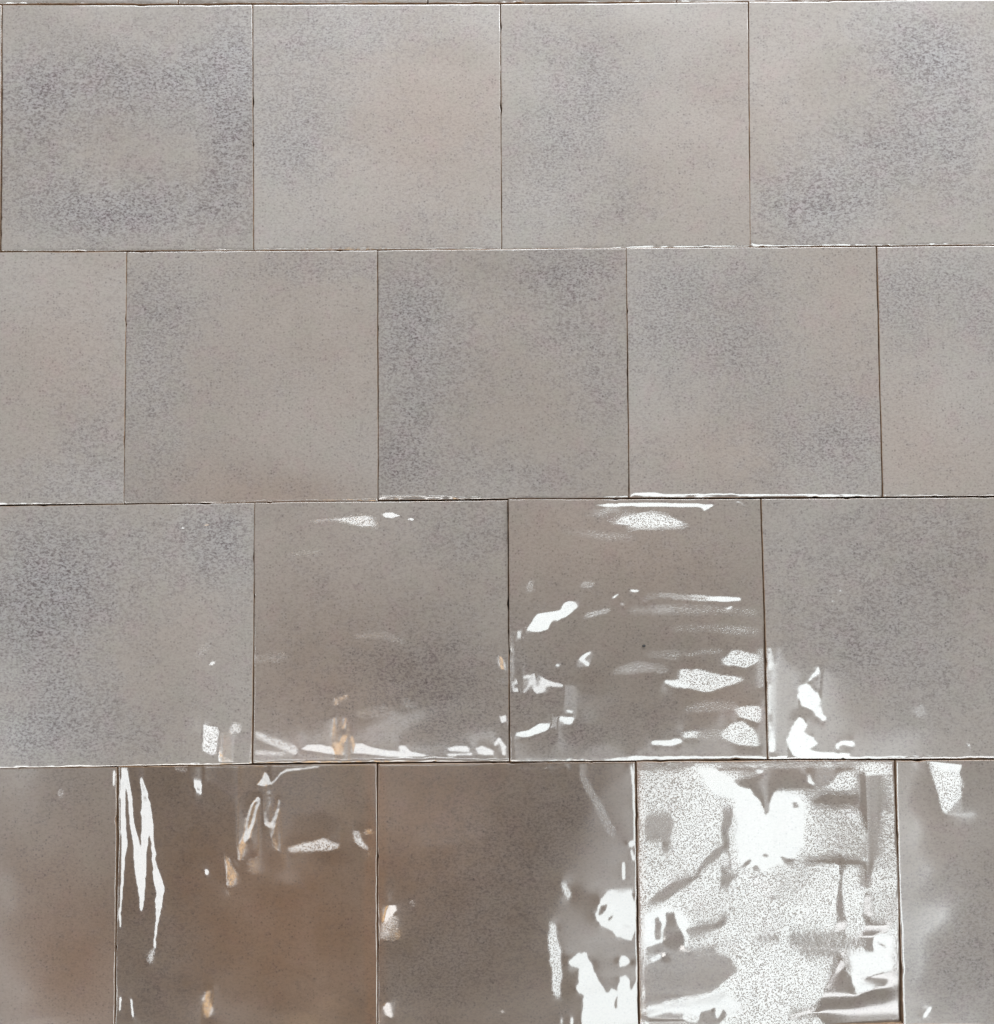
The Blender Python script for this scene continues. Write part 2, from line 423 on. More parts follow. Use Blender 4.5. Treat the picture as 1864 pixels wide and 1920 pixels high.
# ------------------------------------------------------------------ the tiles
# centre (m), corners (mm round the centre), seed, grid, calm tilt range, peel, grey clouds, warm clouds, brown tone and clouds (lower tiles' lost sheen painted in), arris widths, label, softness of the relief, slope of the lower lip
TILES = [
 ('r0t1', (-0.26128, 0.38065), [(-76.17, 77.81), (74.41, 78.12), (76.27, -78.22), (-74.52, -77.71)], 11, 90, (-0.03, 0.03, -0.02, 0.1, -5.3351, 5.8915, -6.0535, 5.173), 0.012, [(16.4, -27.6, 16.0, 15.4, 0.7), (37.6, 49.5, 30.2, 33.2, 0.7), (5.2, 52.2, 35.4, 15.1, 0.7), (42.9, -56.0, 33.2, 19.4, 0.7), (43.6, 5.0, 22.5, 25.6, 0.7)], [(-47.2, -37.6, 30.0, 30.0, 0.5)], (0.1, []), (0.9, 0.9, 1.5, 0.6), 'tile with only its bottom rim showing above the mottled tile with a darker right edge', 1, 0.69),
 ('r0t2', (-0.10966, 0.38054), [(-76.23, 78.22), (75.26, 78.52), (75.36, -78.62), (-74.39, -78.12)], 12, 90, (-0.03, 0.03, -0.02, 0.1, -5.4943, 5.7322, -6.0534, 5.1731), 0.012, [(1.4, 54.1, 18.6, 38.7, 0.7), (-22.6, -9.2, 35.7, 25.2, 0.7), (6.0, -56.7, 33.8, 28.5, 0.7), (-20.4, 34.6, 22.6, 26.3, 0.7), (-43.9, -11.6, 20.1, 21.6, 0.7)], [(25.0, -22.0, 30.0, 30.0, 0.5)], (0.1, []), (0.9, 0.9, 1.5, 0.6), 'tile with only its bottom rim showing above the tile with the pinkish right side', 1, 0.69),
 ('r0t3', (0.04164, 0.38048), [(-75.07, 78.58), (75.7, 78.54), (74.36, -78.56), (-74.99, -78.56)], 13, 90, (-0.03, 0.03, -0.02, 0.1, -5.6533, 5.5733, -6.0534, 5.1732), 0.012, [(-28.6, -24.2, 35.4, 17.3, 0.7), (12.0, 27.4, 19.7, 16.4, 0.7), (-27.0, 18.9, 29.1, 18.8, 0.7), (-8.1, 20.3, 25.6, 30.8, 0.7), (56.1, 22.0, 24.8, 19.7, 0.7)], [(-15.4, 1.1, 30.0, 30.0, 0.5)], (0.1, []), (0.9, 0.9, 1.5, 0.6), 'tile with only its bottom rim showing above the tile with one dark grey cloud', 1, 0.69),
 ('r0t4', (0.19272, 0.38055), [(-74.4, 78.48), (76.62, 78.44), (73.53, -78.29), (-75.75, -78.63)], 14, 90, (-0.03, 0.03, -0.02, 0.1, -5.812, 5.4146, -6.0534, 5.1731), 0.012, [(-49.7, -31.6, 35.0, 29.6, 0.7), (-48.7, -8.0, 27.0, 19.0, 0.7), (28.1, -46.4, 24.8, 27.9, 0.7), (-8.3, 10.4, 33.4, 38.9, 0.7), (-25.9, 17.8, 32.4, 22.3, 0.7)], [(-49.9, 47.3, 30.0, 30.0, 0.5)], (0.1, []), (0.9, 0.9, 1.5, 0.6), 'tile with only a sliver of rim showing above the palest tile', 1, 0.69),
 ('r1t0', (-0.36382, 0.22608), [(-75.38, 74.79), (72.94, 75.45), (74.87, -74.78), (-72.43, -75.46)], 15, 90, (-0.05, 0.05, -0.05, 0.12, -5.2273, 5.9992, -5.8912, 5.3354), 0.012, [(53.2, 1.4, 39.4, 17.0, 0.7), (12.9, -14.8, 35.0, 19.4, 0.7), (44.6, 5.3, 37.6, 26.9, 0.7), (-8.3, 34.7, 39.6, 24.2, 0.7), (56.3, 51.5, 19.4, 30.2, 0.7)], [(20.5, 44.3, 30.0, 30.0, 0.5)], (0.1, []), (0.9, 0.9, 1.5, 0.6), '', 1, 0.54),
 ('r1t1', (-0.21388, 0.22604), [(-75.71, 75.32), (74.0, 74.65), (75.51, -75.05), (-73.8, -74.92)], 16, 90, (-0.05, 0.05, -0.05, 0.12, -5.3848, 5.8417, -5.8911, 5.3354), 0.012, [(-28.8, 28.9, 49.1, 28.7, 0.8), (-57.4, 16.0, 24.6, 24.6, 0.69), (28.7, 28.6, 45.0, 24.6, 0.92), (63.8, 35.0, 16.4, 53.2, 1.03), (-47.0, -29.7, 32.8, 24.6, 0.57), (19.9, -46.3, 61.4, 20.5, 0.69), (-11.7, -55.8, 49.1, 16.4, 0.8), (61.0, -20.6, 16.4, 41.0, 0.69)], [(-2.8, -7.2, 56.3, 35.8, 0.09)], (0.1, []), (0.9, 0.9, 1.5, 0.6), 'grey tile mottled darker all round its rim with a smooth paler middle', 1, 0.54),
 ('r1t2', (-0.06453, 0.22568), [(-74.55, 75.0), (73.96, 74.68), (73.8, -74.98), (-73.21, -74.7)], 17, 90, (-0.05, 0.05, -0.05, 0.12, -5.5417, 5.6848, -5.8907, 5.3358), 0.012, [(-47.0, 12.2, 28.7, 36.9, 0.65), (-34.4, 58.1, 49.1, 20.5, 0.58), (-50.1, -17.2, 24.6, 20.5, 0.43), (29.8, 61.0, 32.8, 16.4, 0.36), (45.3, -63.2, 32.8, 16.4, 0.29)], [(39.2, 1.8, 51.2, 46.1, 0.5), (16.9, 24.9, 51.2, 41.0, 0.25), (-2.3, -40.2, 51.2, 41.0, 0.19)], (0.0, []), (0.9, 0.9, 1.5, 0.6), 'pale tile with a dark grey left side and a pinkish beige right side', 1, 0.54),
 ('r1t3', (0.08416, 0.22574), [(-73.92, 74.61), (75.0, 75.11), (73.18, -74.68), (-74.25, -75.04)], 18, 90, (-0.05, 0.05, -0.05, 0.12, -5.6979, 5.5286, -5.8908, 5.3357), 0.012, [(-22.8, 27.5, 28.7, 36.9, 0.72), (-39.2, -5.2, 24.6, 20.5, 0.5), (-51.4, 57.3, 24.6, 16.4, 0.36), (-30.2, -50.8, 49.1, 24.6, 0.43), (-55.4, -31.1, 20.5, 20.5, 0.29)], [(43.8, -12.2, 46.1, 51.2, 0.37), (63.7, 27.0, 25.6, 41.0, 0.25)], (0.05, []), (0.9, 0.9, 1.5, 0.6), 'pale grey tile with one dark grey speckled cloud in its upper left part', 1, 0.54),
 ('r1t4', (0.23335, 0.22637), [(-73.38, 74.64), (76.13, 75.31), (72.63, -74.8), (-75.38, -75.16)], 19, 160, (-0.05, 0.05, -0.05, 0.12, -5.8546, 5.3719, -5.8915, 5.3351), 0.012, [(27.5, 45.5, 36.9, 28.7, 0.81), (46.2, 25.6, 32.8, 36.9, 0.72), (-45.6, -52.2, 32.8, 24.6, 0.9), (12.8, -16.8, 45.0, 24.6, 0.63), (-16.7, -45.9, 32.8, 24.6, 0.54), (50.7, -33.3, 24.6, 24.6, 0.45)], [(-60.1, 9.8, 25.6, 51.2, 0.37)], (0.0, []), (0.9, 0.9, 1.5, 0.6), 'palest silvery tile with dark speckled clouds upper right and lower left', 1, 0.54),
 ('r1t5', (0.38355, 0.22637), [(-73.38, 74.64), (76.13, 75.31), (72.63, -74.8), (-75.38, -75.16)], 20, 90, (-0.05, 0.05, -0.05, 0.12, -6.0124, 5.2141, -5.8915, 5.3351), 0.012, [(44.4, -25.6, 30.1, 34.4, 0.7), (25.9, 49.8, 36.5, 38.0, 0.7), (-56.8, -7.5, 27.1, 16.6, 0.7), (-59.3, 39.7, 39.6, 34.6, 0.7), (-22.1, 24.6, 22.5, 33.5, 0.7)], [(-22.0, 28.3, 30.0, 30.0, 0.5)], (0.1, []), (0.9, 0.9, 1.5, 0.6), '', 1, 0.54),
 ('r2t1', (-0.28757, 0.07515), [(-74.73, 75.0), (73.81, 74.86), (73.96, -74.74), (-73.03, -75.11)], 21, 160, (-0.05, 0.05, -0.05, 0.15, -5.3074, 5.9191, -5.7326, 5.4939), 0.012, [(60.7, -45.3, 24.6, 32.8, 0.5), (39.1, -64.0, 32.8, 12.3, 0.36), (14.1, -60.7, 16.4, 16.4, 0.29)], [(41.0, 18.2, 46.1, 61.4, 0.5)], (0.0, []), (0.9, 0.9, 1.5, 0.6), 'pinkish beige tile with a grey speckled lower right corner, cut off by the frame', 1, 0.38),
 ('r2t2', (-0.13881, 0.0753), [(-74.31, 74.71), (74.15, 74.58), (74.33, -74.38), (-74.17, -74.9)], 22, 90, (-0.05, 0.05, -0.05, 0.15, -5.4637, 5.7628, -5.7328, 5.4938), 0.012, [(-54.4, 33.7, 24.6, 32.8, 0.5), (-63.5, 1.9, 20.5, 32.8, 0.43), (-53.7, -36.2, 24.6, 32.8, 0.43), (52.9, 65.1, 32.8, 12.3, 0.5), (2.2, 65.4, 32.8, 12.3, 0.29), (-54.6, 52.9, 24.6, 24.6, 0.29)], [(24.6, 1.3, 76.8, 76.8, 0.31), (9.2, -69.7, 53.2, 12.3, 0.68), (-28.4, -55.3, 24.6, 12.3, 0.25)], (0.12, [(24.9, -71.4, 81.9, 16.4, 0.12)]), (0.9, 0.9, 1.5, 0.6), 'beige tile with a grey speckled left side and a rusty stain along the bottom edge', 1, 0.38),
 ('r2t3', (0.00969, 0.07581), [(-73.55, 74.06), (73.73, 74.42), (73.2, -74.21), (-73.38, -74.27)], 23, 160, (-0.05, 0.05, -0.05, 0.15, -5.6197, 5.6068, -5.7333, 5.4932), 0.012, [(-45.0, 25.7, 36.9, 32.8, 0.72), (-57.6, 45.0, 24.6, 24.6, 0.58), (43.7, 44.4, 36.9, 36.9, 0.65), (-51.5, -25.1, 24.6, 32.8, 0.65), (58.9, -6.8, 20.5, 32.8, 0.5), (-14.0, -63.2, 73.7, 16.4, 0.43), (43.9, 60.4, 41.0, 16.4, 0.43), (-61.0, -50.3, 20.5, 24.6, 0.5)], [(11.6, -0.1, 51.2, 41.0, 0.19)], (0.2, []), (0.9, 0.9, 1.5, 0.6), 'darkest mauve grey tile among the matte looking ones, heavily mottled all round', 1, 0.38),
 ('r2t4', (0.15804, 0.07586), [(-73.99, 74.37), (74.5, 74.4), (73.86, -74.52), (-74.37, -74.26)], 24, 160, (-0.05, 0.05, -0.05, 0.15, -5.7755, 5.451, -5.7334, 5.4932), 0.012, [(-38.5, 24.7, 49.1, 24.6, 0.72), (-47.4, 56.8, 28.7, 20.5, 0.5), (2.3, 5.3, 24.6, 24.6, 0.43), (38.9, -45.8, 45.0, 28.7, 0.72), (6.5, 56.5, 32.8, 16.4, 0.36), (58.4, -23.7, 20.5, 24.6, 0.36)], [(59.7, 24.0, 25.6, 56.3, 0.37), (-27.2, -48.5, 61.4, 25.6, 0.43)], (0.1, []), (0.9, 0.9, 1.5, 0.6), 'grey tile with a diagonal speckled band and a long white glint along its bottom rim', 1, 0.38),
 ('r2t5', (0.30733, 0.0759), [(-73.83, 74.36), (74.77, 74.71), (73.38, -74.51), (-74.33, -74.57)], 25, 90, (-0.05, 0.05, -0.05, 0.15, -5.9323, 5.2942, -5.7334, 5.4931), 0.012, [(-44.3, 55.8, 32.8, 24.6, 0.65), (-60.8, 33.4, 16.4, 24.6, 0.43), (-13.4, 29.9, 16.4, 24.6, 0.36)], [(-47.7, -55.7, 35.8, 30.7, 0.56), (-59.1, -14.5, 25.6, 25.6, 0.31)], (0.05, []), (0.9, 0.9, 1.5, 0.6), 'cut-off pale tile, grey speckled at the top and warm beige at the bottom', 1, 0.38),
 ('r3t0', (-0.36229, -0.07621), [(-75.49, 75.11), (75.36, 75.92), (74.52, -74.8), (-74.4, -76.22)], 26, 90, (-0.08, 0.08, -0.06, 0.14, 0.0912, 5.9976, -0.0701, 5.6529), 0.012, [(23.1, 37.9, 23.6, 16.1, 0.7), (8.6, -42.5, 33.0, 23.6, 0.7), (-5.2, 57.1, 34.5, 36.1, 0.7), (6.6, 53.0, 15.5, 37.2, 0.7), (-13.2, -32.2, 28.4, 38.6, 0.7)], [(-16.9, 40.9, 30.0, 30.0, 0.5)], (0.1, []), (0.9, 0.9, 1.5, 0.6), '', 1, 0.24),
 ('r3t1', (-0.21209, -0.07621), [(-75.49, 75.11), (75.36, 75.92), (74.52, -74.8), (-74.4, -76.22)], 27, 320, (-0.12, 0.12, -0.08, 0.2, -0.0666, 5.8398, -0.0701, 5.6529), 0.012, [(-51.2, 40.6, 36.9, 28.7, 0.81), (57.7, 55.4, 20.5, 24.6, 0.81), (4.7, 52.7, 57.3, 20.5, 0.63), (-25.9, 18.7, 41.0, 20.5, 0.63), (-53.5, -2.8, 32.8, 32.8, 0.72), (-31.3, -36.8, 32.8, 24.6, 0.72), (-9.4, -58.4, 61.4, 16.4, 0.45), (-58.7, -61.1, 24.6, 16.4, 0.63)], [(30.2, -3.4, 46.1, 51.2, 0.3)], (0.0, [(30.6, -43.4, 49.1, 41.0, 0.15)]), (0.9, 0.9, 1.5, 0.6), 'mottled mauve grey tile with a small square window glint near its lower right corner', 1, 0.24),
 ('r3t2', (-0.06234, -0.07536), [(-73.76, 75.22), (74.08, 75.59), (73.83, -75.45), (-74.15, -75.36)], 28, 320, (-0.1, 0.1, -0.06, 0.2, -0.2239, 5.6825, -0.071, 5.652), 0.012, [(51.6, 56.6, 28.7, 24.6, 0.58), (35.6, -17.8, 36.9, 24.6, 0.5), (-4.7, -32.9, 41.0, 32.8, 0.43), (44.8, -51.7, 32.8, 24.6, 0.58)], [(-35.9, 41.7, 61.4, 51.2, 0.4), (-35.7, -44.9, 66.5, 41.0, 0.6)], (0.2, [(13.9, -36.1, 98.3, 53.2, 0.4)]), (0.9, 0.9, 1.5, 0.6), 'taupe tile with white and orange glints along its bottom edge', 1, 0.24),
 ('r3t3', (0.08667, -0.07539), [(-74.14, 75.92), (73.49, 75.35), (75.06, -75.99), (-74.4, -75.28)], 29, 320, (-0.08, 0.08, -0.06, 0.14, -0.3804, 5.526, -0.071, 5.6521), 0.012, [(-60.7, -27.4, 24.6, 24.6, 0.43), (-30.0, -58.3, 49.1, 20.5, 0.58), (33.9, 55.7, 41.0, 16.4, 0.22)], [(-44.3, 56.3, 51.2, 30.7, 0.5), (18.0, 40.2, 51.2, 41.0, 0.3), (53.9, -43.7, 24.6, 16.4, 0.5)], (0.3, [(-14.3, -37.0, 102.4, 61.4, 0.35)]), (0.9, 0.9, 1.5, 0.6), 'taupe tile with many streaky white reflections and a black crumb on it', 3, 0.24),
 ('r3t4', (0.23632, -0.07561), [(-75.22, 75.57), (73.6, 75.61), (75.44, -75.72), (-73.81, -75.46)], 30, 320, (-0.08, 0.08, -0.06, 0.14, -0.5376, 5.3688, -0.0795, 5.6523), 0.012, [(-10.4, 14.6, 57.3, 41.0, 0.58), (25.2, 54.9, 41.0, 28.7, 0.5), (-23.7, -16.2, 32.8, 24.6, 0.43), (31.9, -32.1, 32.8, 32.8, 0.36), (-53.5, 36.8, 24.6, 24.6, 0.22)], [], (0.18, []), (0.9, 0.9, 1.5, 0.6), 'grey tile with a white glint down its left rim and a forked white reflection', 3, 0.24),
 ('r3t5', (0.38652, -0.07561), [(-75.22, 75.57), (73.6, 75.61), (75.44, -75.72), (-73.81, -75.46)], 31, 90, (-0.08, 0.08, -0.06, 0.14, -0.6954, 5.211, -0.0708, 5.6523), 0.012, [(-26.4, -4.7, 18.0, 28.1, 0.7), (-10.9, -51.4, 17.5, 39.7, 0.7), (23.3, -6.2, 31.0, 21.8, 0.7), (-23.8, -51.2, 16.3, 35.2, 0.7), (37.6, -59.4, 23.3, 17.2, 0.7)], [(-3.2, 11.8, 30.0, 30.0, 0.5)], (0.1, []), (0.9, 0.9, 1.5, 0.6), '', 1, 0.24),
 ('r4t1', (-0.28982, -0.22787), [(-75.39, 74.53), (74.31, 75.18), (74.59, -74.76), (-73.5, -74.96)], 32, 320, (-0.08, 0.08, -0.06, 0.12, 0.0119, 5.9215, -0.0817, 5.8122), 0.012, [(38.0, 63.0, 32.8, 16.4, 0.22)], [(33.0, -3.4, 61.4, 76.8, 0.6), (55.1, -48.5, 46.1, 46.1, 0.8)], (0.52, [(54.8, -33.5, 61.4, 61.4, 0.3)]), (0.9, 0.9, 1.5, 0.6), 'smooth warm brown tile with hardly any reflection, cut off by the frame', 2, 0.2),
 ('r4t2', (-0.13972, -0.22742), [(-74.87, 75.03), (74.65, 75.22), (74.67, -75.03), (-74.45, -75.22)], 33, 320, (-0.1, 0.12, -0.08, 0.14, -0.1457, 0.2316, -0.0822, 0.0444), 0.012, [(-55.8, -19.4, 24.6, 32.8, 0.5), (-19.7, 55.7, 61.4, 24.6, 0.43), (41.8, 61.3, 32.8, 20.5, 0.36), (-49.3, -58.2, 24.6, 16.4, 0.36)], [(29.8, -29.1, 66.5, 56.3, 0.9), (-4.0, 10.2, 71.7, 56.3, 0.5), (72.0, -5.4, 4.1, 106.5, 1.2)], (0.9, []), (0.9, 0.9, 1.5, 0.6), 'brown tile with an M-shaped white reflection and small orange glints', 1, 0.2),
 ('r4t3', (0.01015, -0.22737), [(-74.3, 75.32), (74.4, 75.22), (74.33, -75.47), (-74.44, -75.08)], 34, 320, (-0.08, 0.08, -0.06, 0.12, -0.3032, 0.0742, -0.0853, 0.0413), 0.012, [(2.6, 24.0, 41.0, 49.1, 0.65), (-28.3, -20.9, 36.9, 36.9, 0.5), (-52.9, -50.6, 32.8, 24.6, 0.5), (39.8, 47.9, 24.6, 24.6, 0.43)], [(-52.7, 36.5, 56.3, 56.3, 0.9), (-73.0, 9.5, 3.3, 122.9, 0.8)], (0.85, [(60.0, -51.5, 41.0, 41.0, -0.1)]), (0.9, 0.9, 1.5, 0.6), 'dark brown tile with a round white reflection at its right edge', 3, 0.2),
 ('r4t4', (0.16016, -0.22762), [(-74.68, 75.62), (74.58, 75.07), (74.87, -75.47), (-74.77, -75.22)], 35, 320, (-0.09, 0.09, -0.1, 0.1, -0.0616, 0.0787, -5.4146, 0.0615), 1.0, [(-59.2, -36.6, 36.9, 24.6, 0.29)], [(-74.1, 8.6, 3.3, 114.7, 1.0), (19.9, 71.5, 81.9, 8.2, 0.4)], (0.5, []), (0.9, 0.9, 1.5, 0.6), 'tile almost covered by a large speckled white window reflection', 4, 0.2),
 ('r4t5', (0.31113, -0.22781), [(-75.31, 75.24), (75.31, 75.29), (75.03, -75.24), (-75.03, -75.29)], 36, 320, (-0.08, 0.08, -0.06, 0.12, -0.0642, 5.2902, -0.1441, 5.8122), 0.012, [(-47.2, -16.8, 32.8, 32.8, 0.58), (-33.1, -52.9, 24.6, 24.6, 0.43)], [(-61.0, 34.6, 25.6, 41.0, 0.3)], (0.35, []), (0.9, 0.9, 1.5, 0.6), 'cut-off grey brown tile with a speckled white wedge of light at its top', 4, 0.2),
 ('r5t1', (-0.21309, -0.37761), [(-75.49, 75.11), (75.36, 75.92), (74.52, -74.8), (-74.4, -76.22)], 37, 90, (-0.03, 0.03, -0.02, 0.1, -5.3857, 5.8409, -5.257, 5.9695), 0.012, [(-1.0, -31.9, 16.7, 32.8, 0.7), (37.6, 5.8, 30.9, 19.2, 0.7), (6.5, -38.9, 27.7, 23.6, 0.7), (55.5, 2.4, 20.1, 21.4, 0.7), (6.0, 41.8, 23.4, 37.6, 0.7)], [(-26.0, 41.7, 30.0, 30.0, 0.5)], (0.1, []), (0.9, 0.9, 1.5, 0.6), '', 1, 0.2),
 ('r5t2', (-0.06334, -0.37676), [(-73.76, 75.22), (74.08, 75.59), (73.83, -75.45), (-74.15, -75.36)], 38, 90, (-0.03, 0.03, -0.02, 0.1, -5.543, 5.6835, -5.2579, 5.9686), 0.012, [(23.7, -22.3, 18.0, 23.1, 0.7), (51.7, 34.8, 15.3, 20.0, 0.7), (-24.8, 53.2, 25.1, 19.5, 0.7), (43.2, 48.8, 22.5, 23.9, 0.7), (30.4, -27.8, 34.7, 26.3, 0.7)], [(14.7, 39.5, 30.0, 30.0, 0.5)], (0.1, []), (0.9, 0.9, 1.5, 0.6), '', 1, 0.2),
 ('r5t3', (0.08567, -0.37679), [(-74.14, 75.92), (73.49, 75.35), (75.06, -75.99), (-74.4, -75.28)], 39, 90, (-0.03, 0.03, -0.02, 0.1, -5.6995, 5.527, -5.2579, 5.9687), 0.012, [(42.2, 46.2, 34.1, 15.8, 0.7), (-54.0, -20.5, 36.9, 38.8, 0.7), (3.9, 34.2, 23.2, 35.5, 0.7), (38.0, -51.3, 39.1, 23.6, 0.7), (-38.7, 2.4, 30.6, 15.4, 0.7)], [(-35.1, -15.6, 30.0, 30.0, 0.5)], (0.1, []), (0.9, 0.9, 1.5, 0.6), '', 1, 0.2),
 ('r5t4', (0.23532, -0.37701), [(-75.22, 75.57), (73.6, 75.61), (75.44, -75.72), (-73.81, -75.46)], 40, 90, (-0.03, 0.03, -0.02, 0.1, -5.8567, 5.3698, -5.2576, 5.9689), 0.012, [(-54.0, 0.8, 28.0, 21.6, 0.7), (-44.5, -57.5, 24.8, 24.5, 0.7), (-57.2, -31.4, 34.7, 30.4, 0.7), (57.9, 43.3, 30.8, 19.7, 0.7), (41.0, -9.4, 15.7, 38.8, 0.7)], [(44.4, -17.8, 30.0, 30.0, 0.5)], (0.1, []), (0.9, 0.9, 1.5, 0.6), '', 1, 0.2),
]
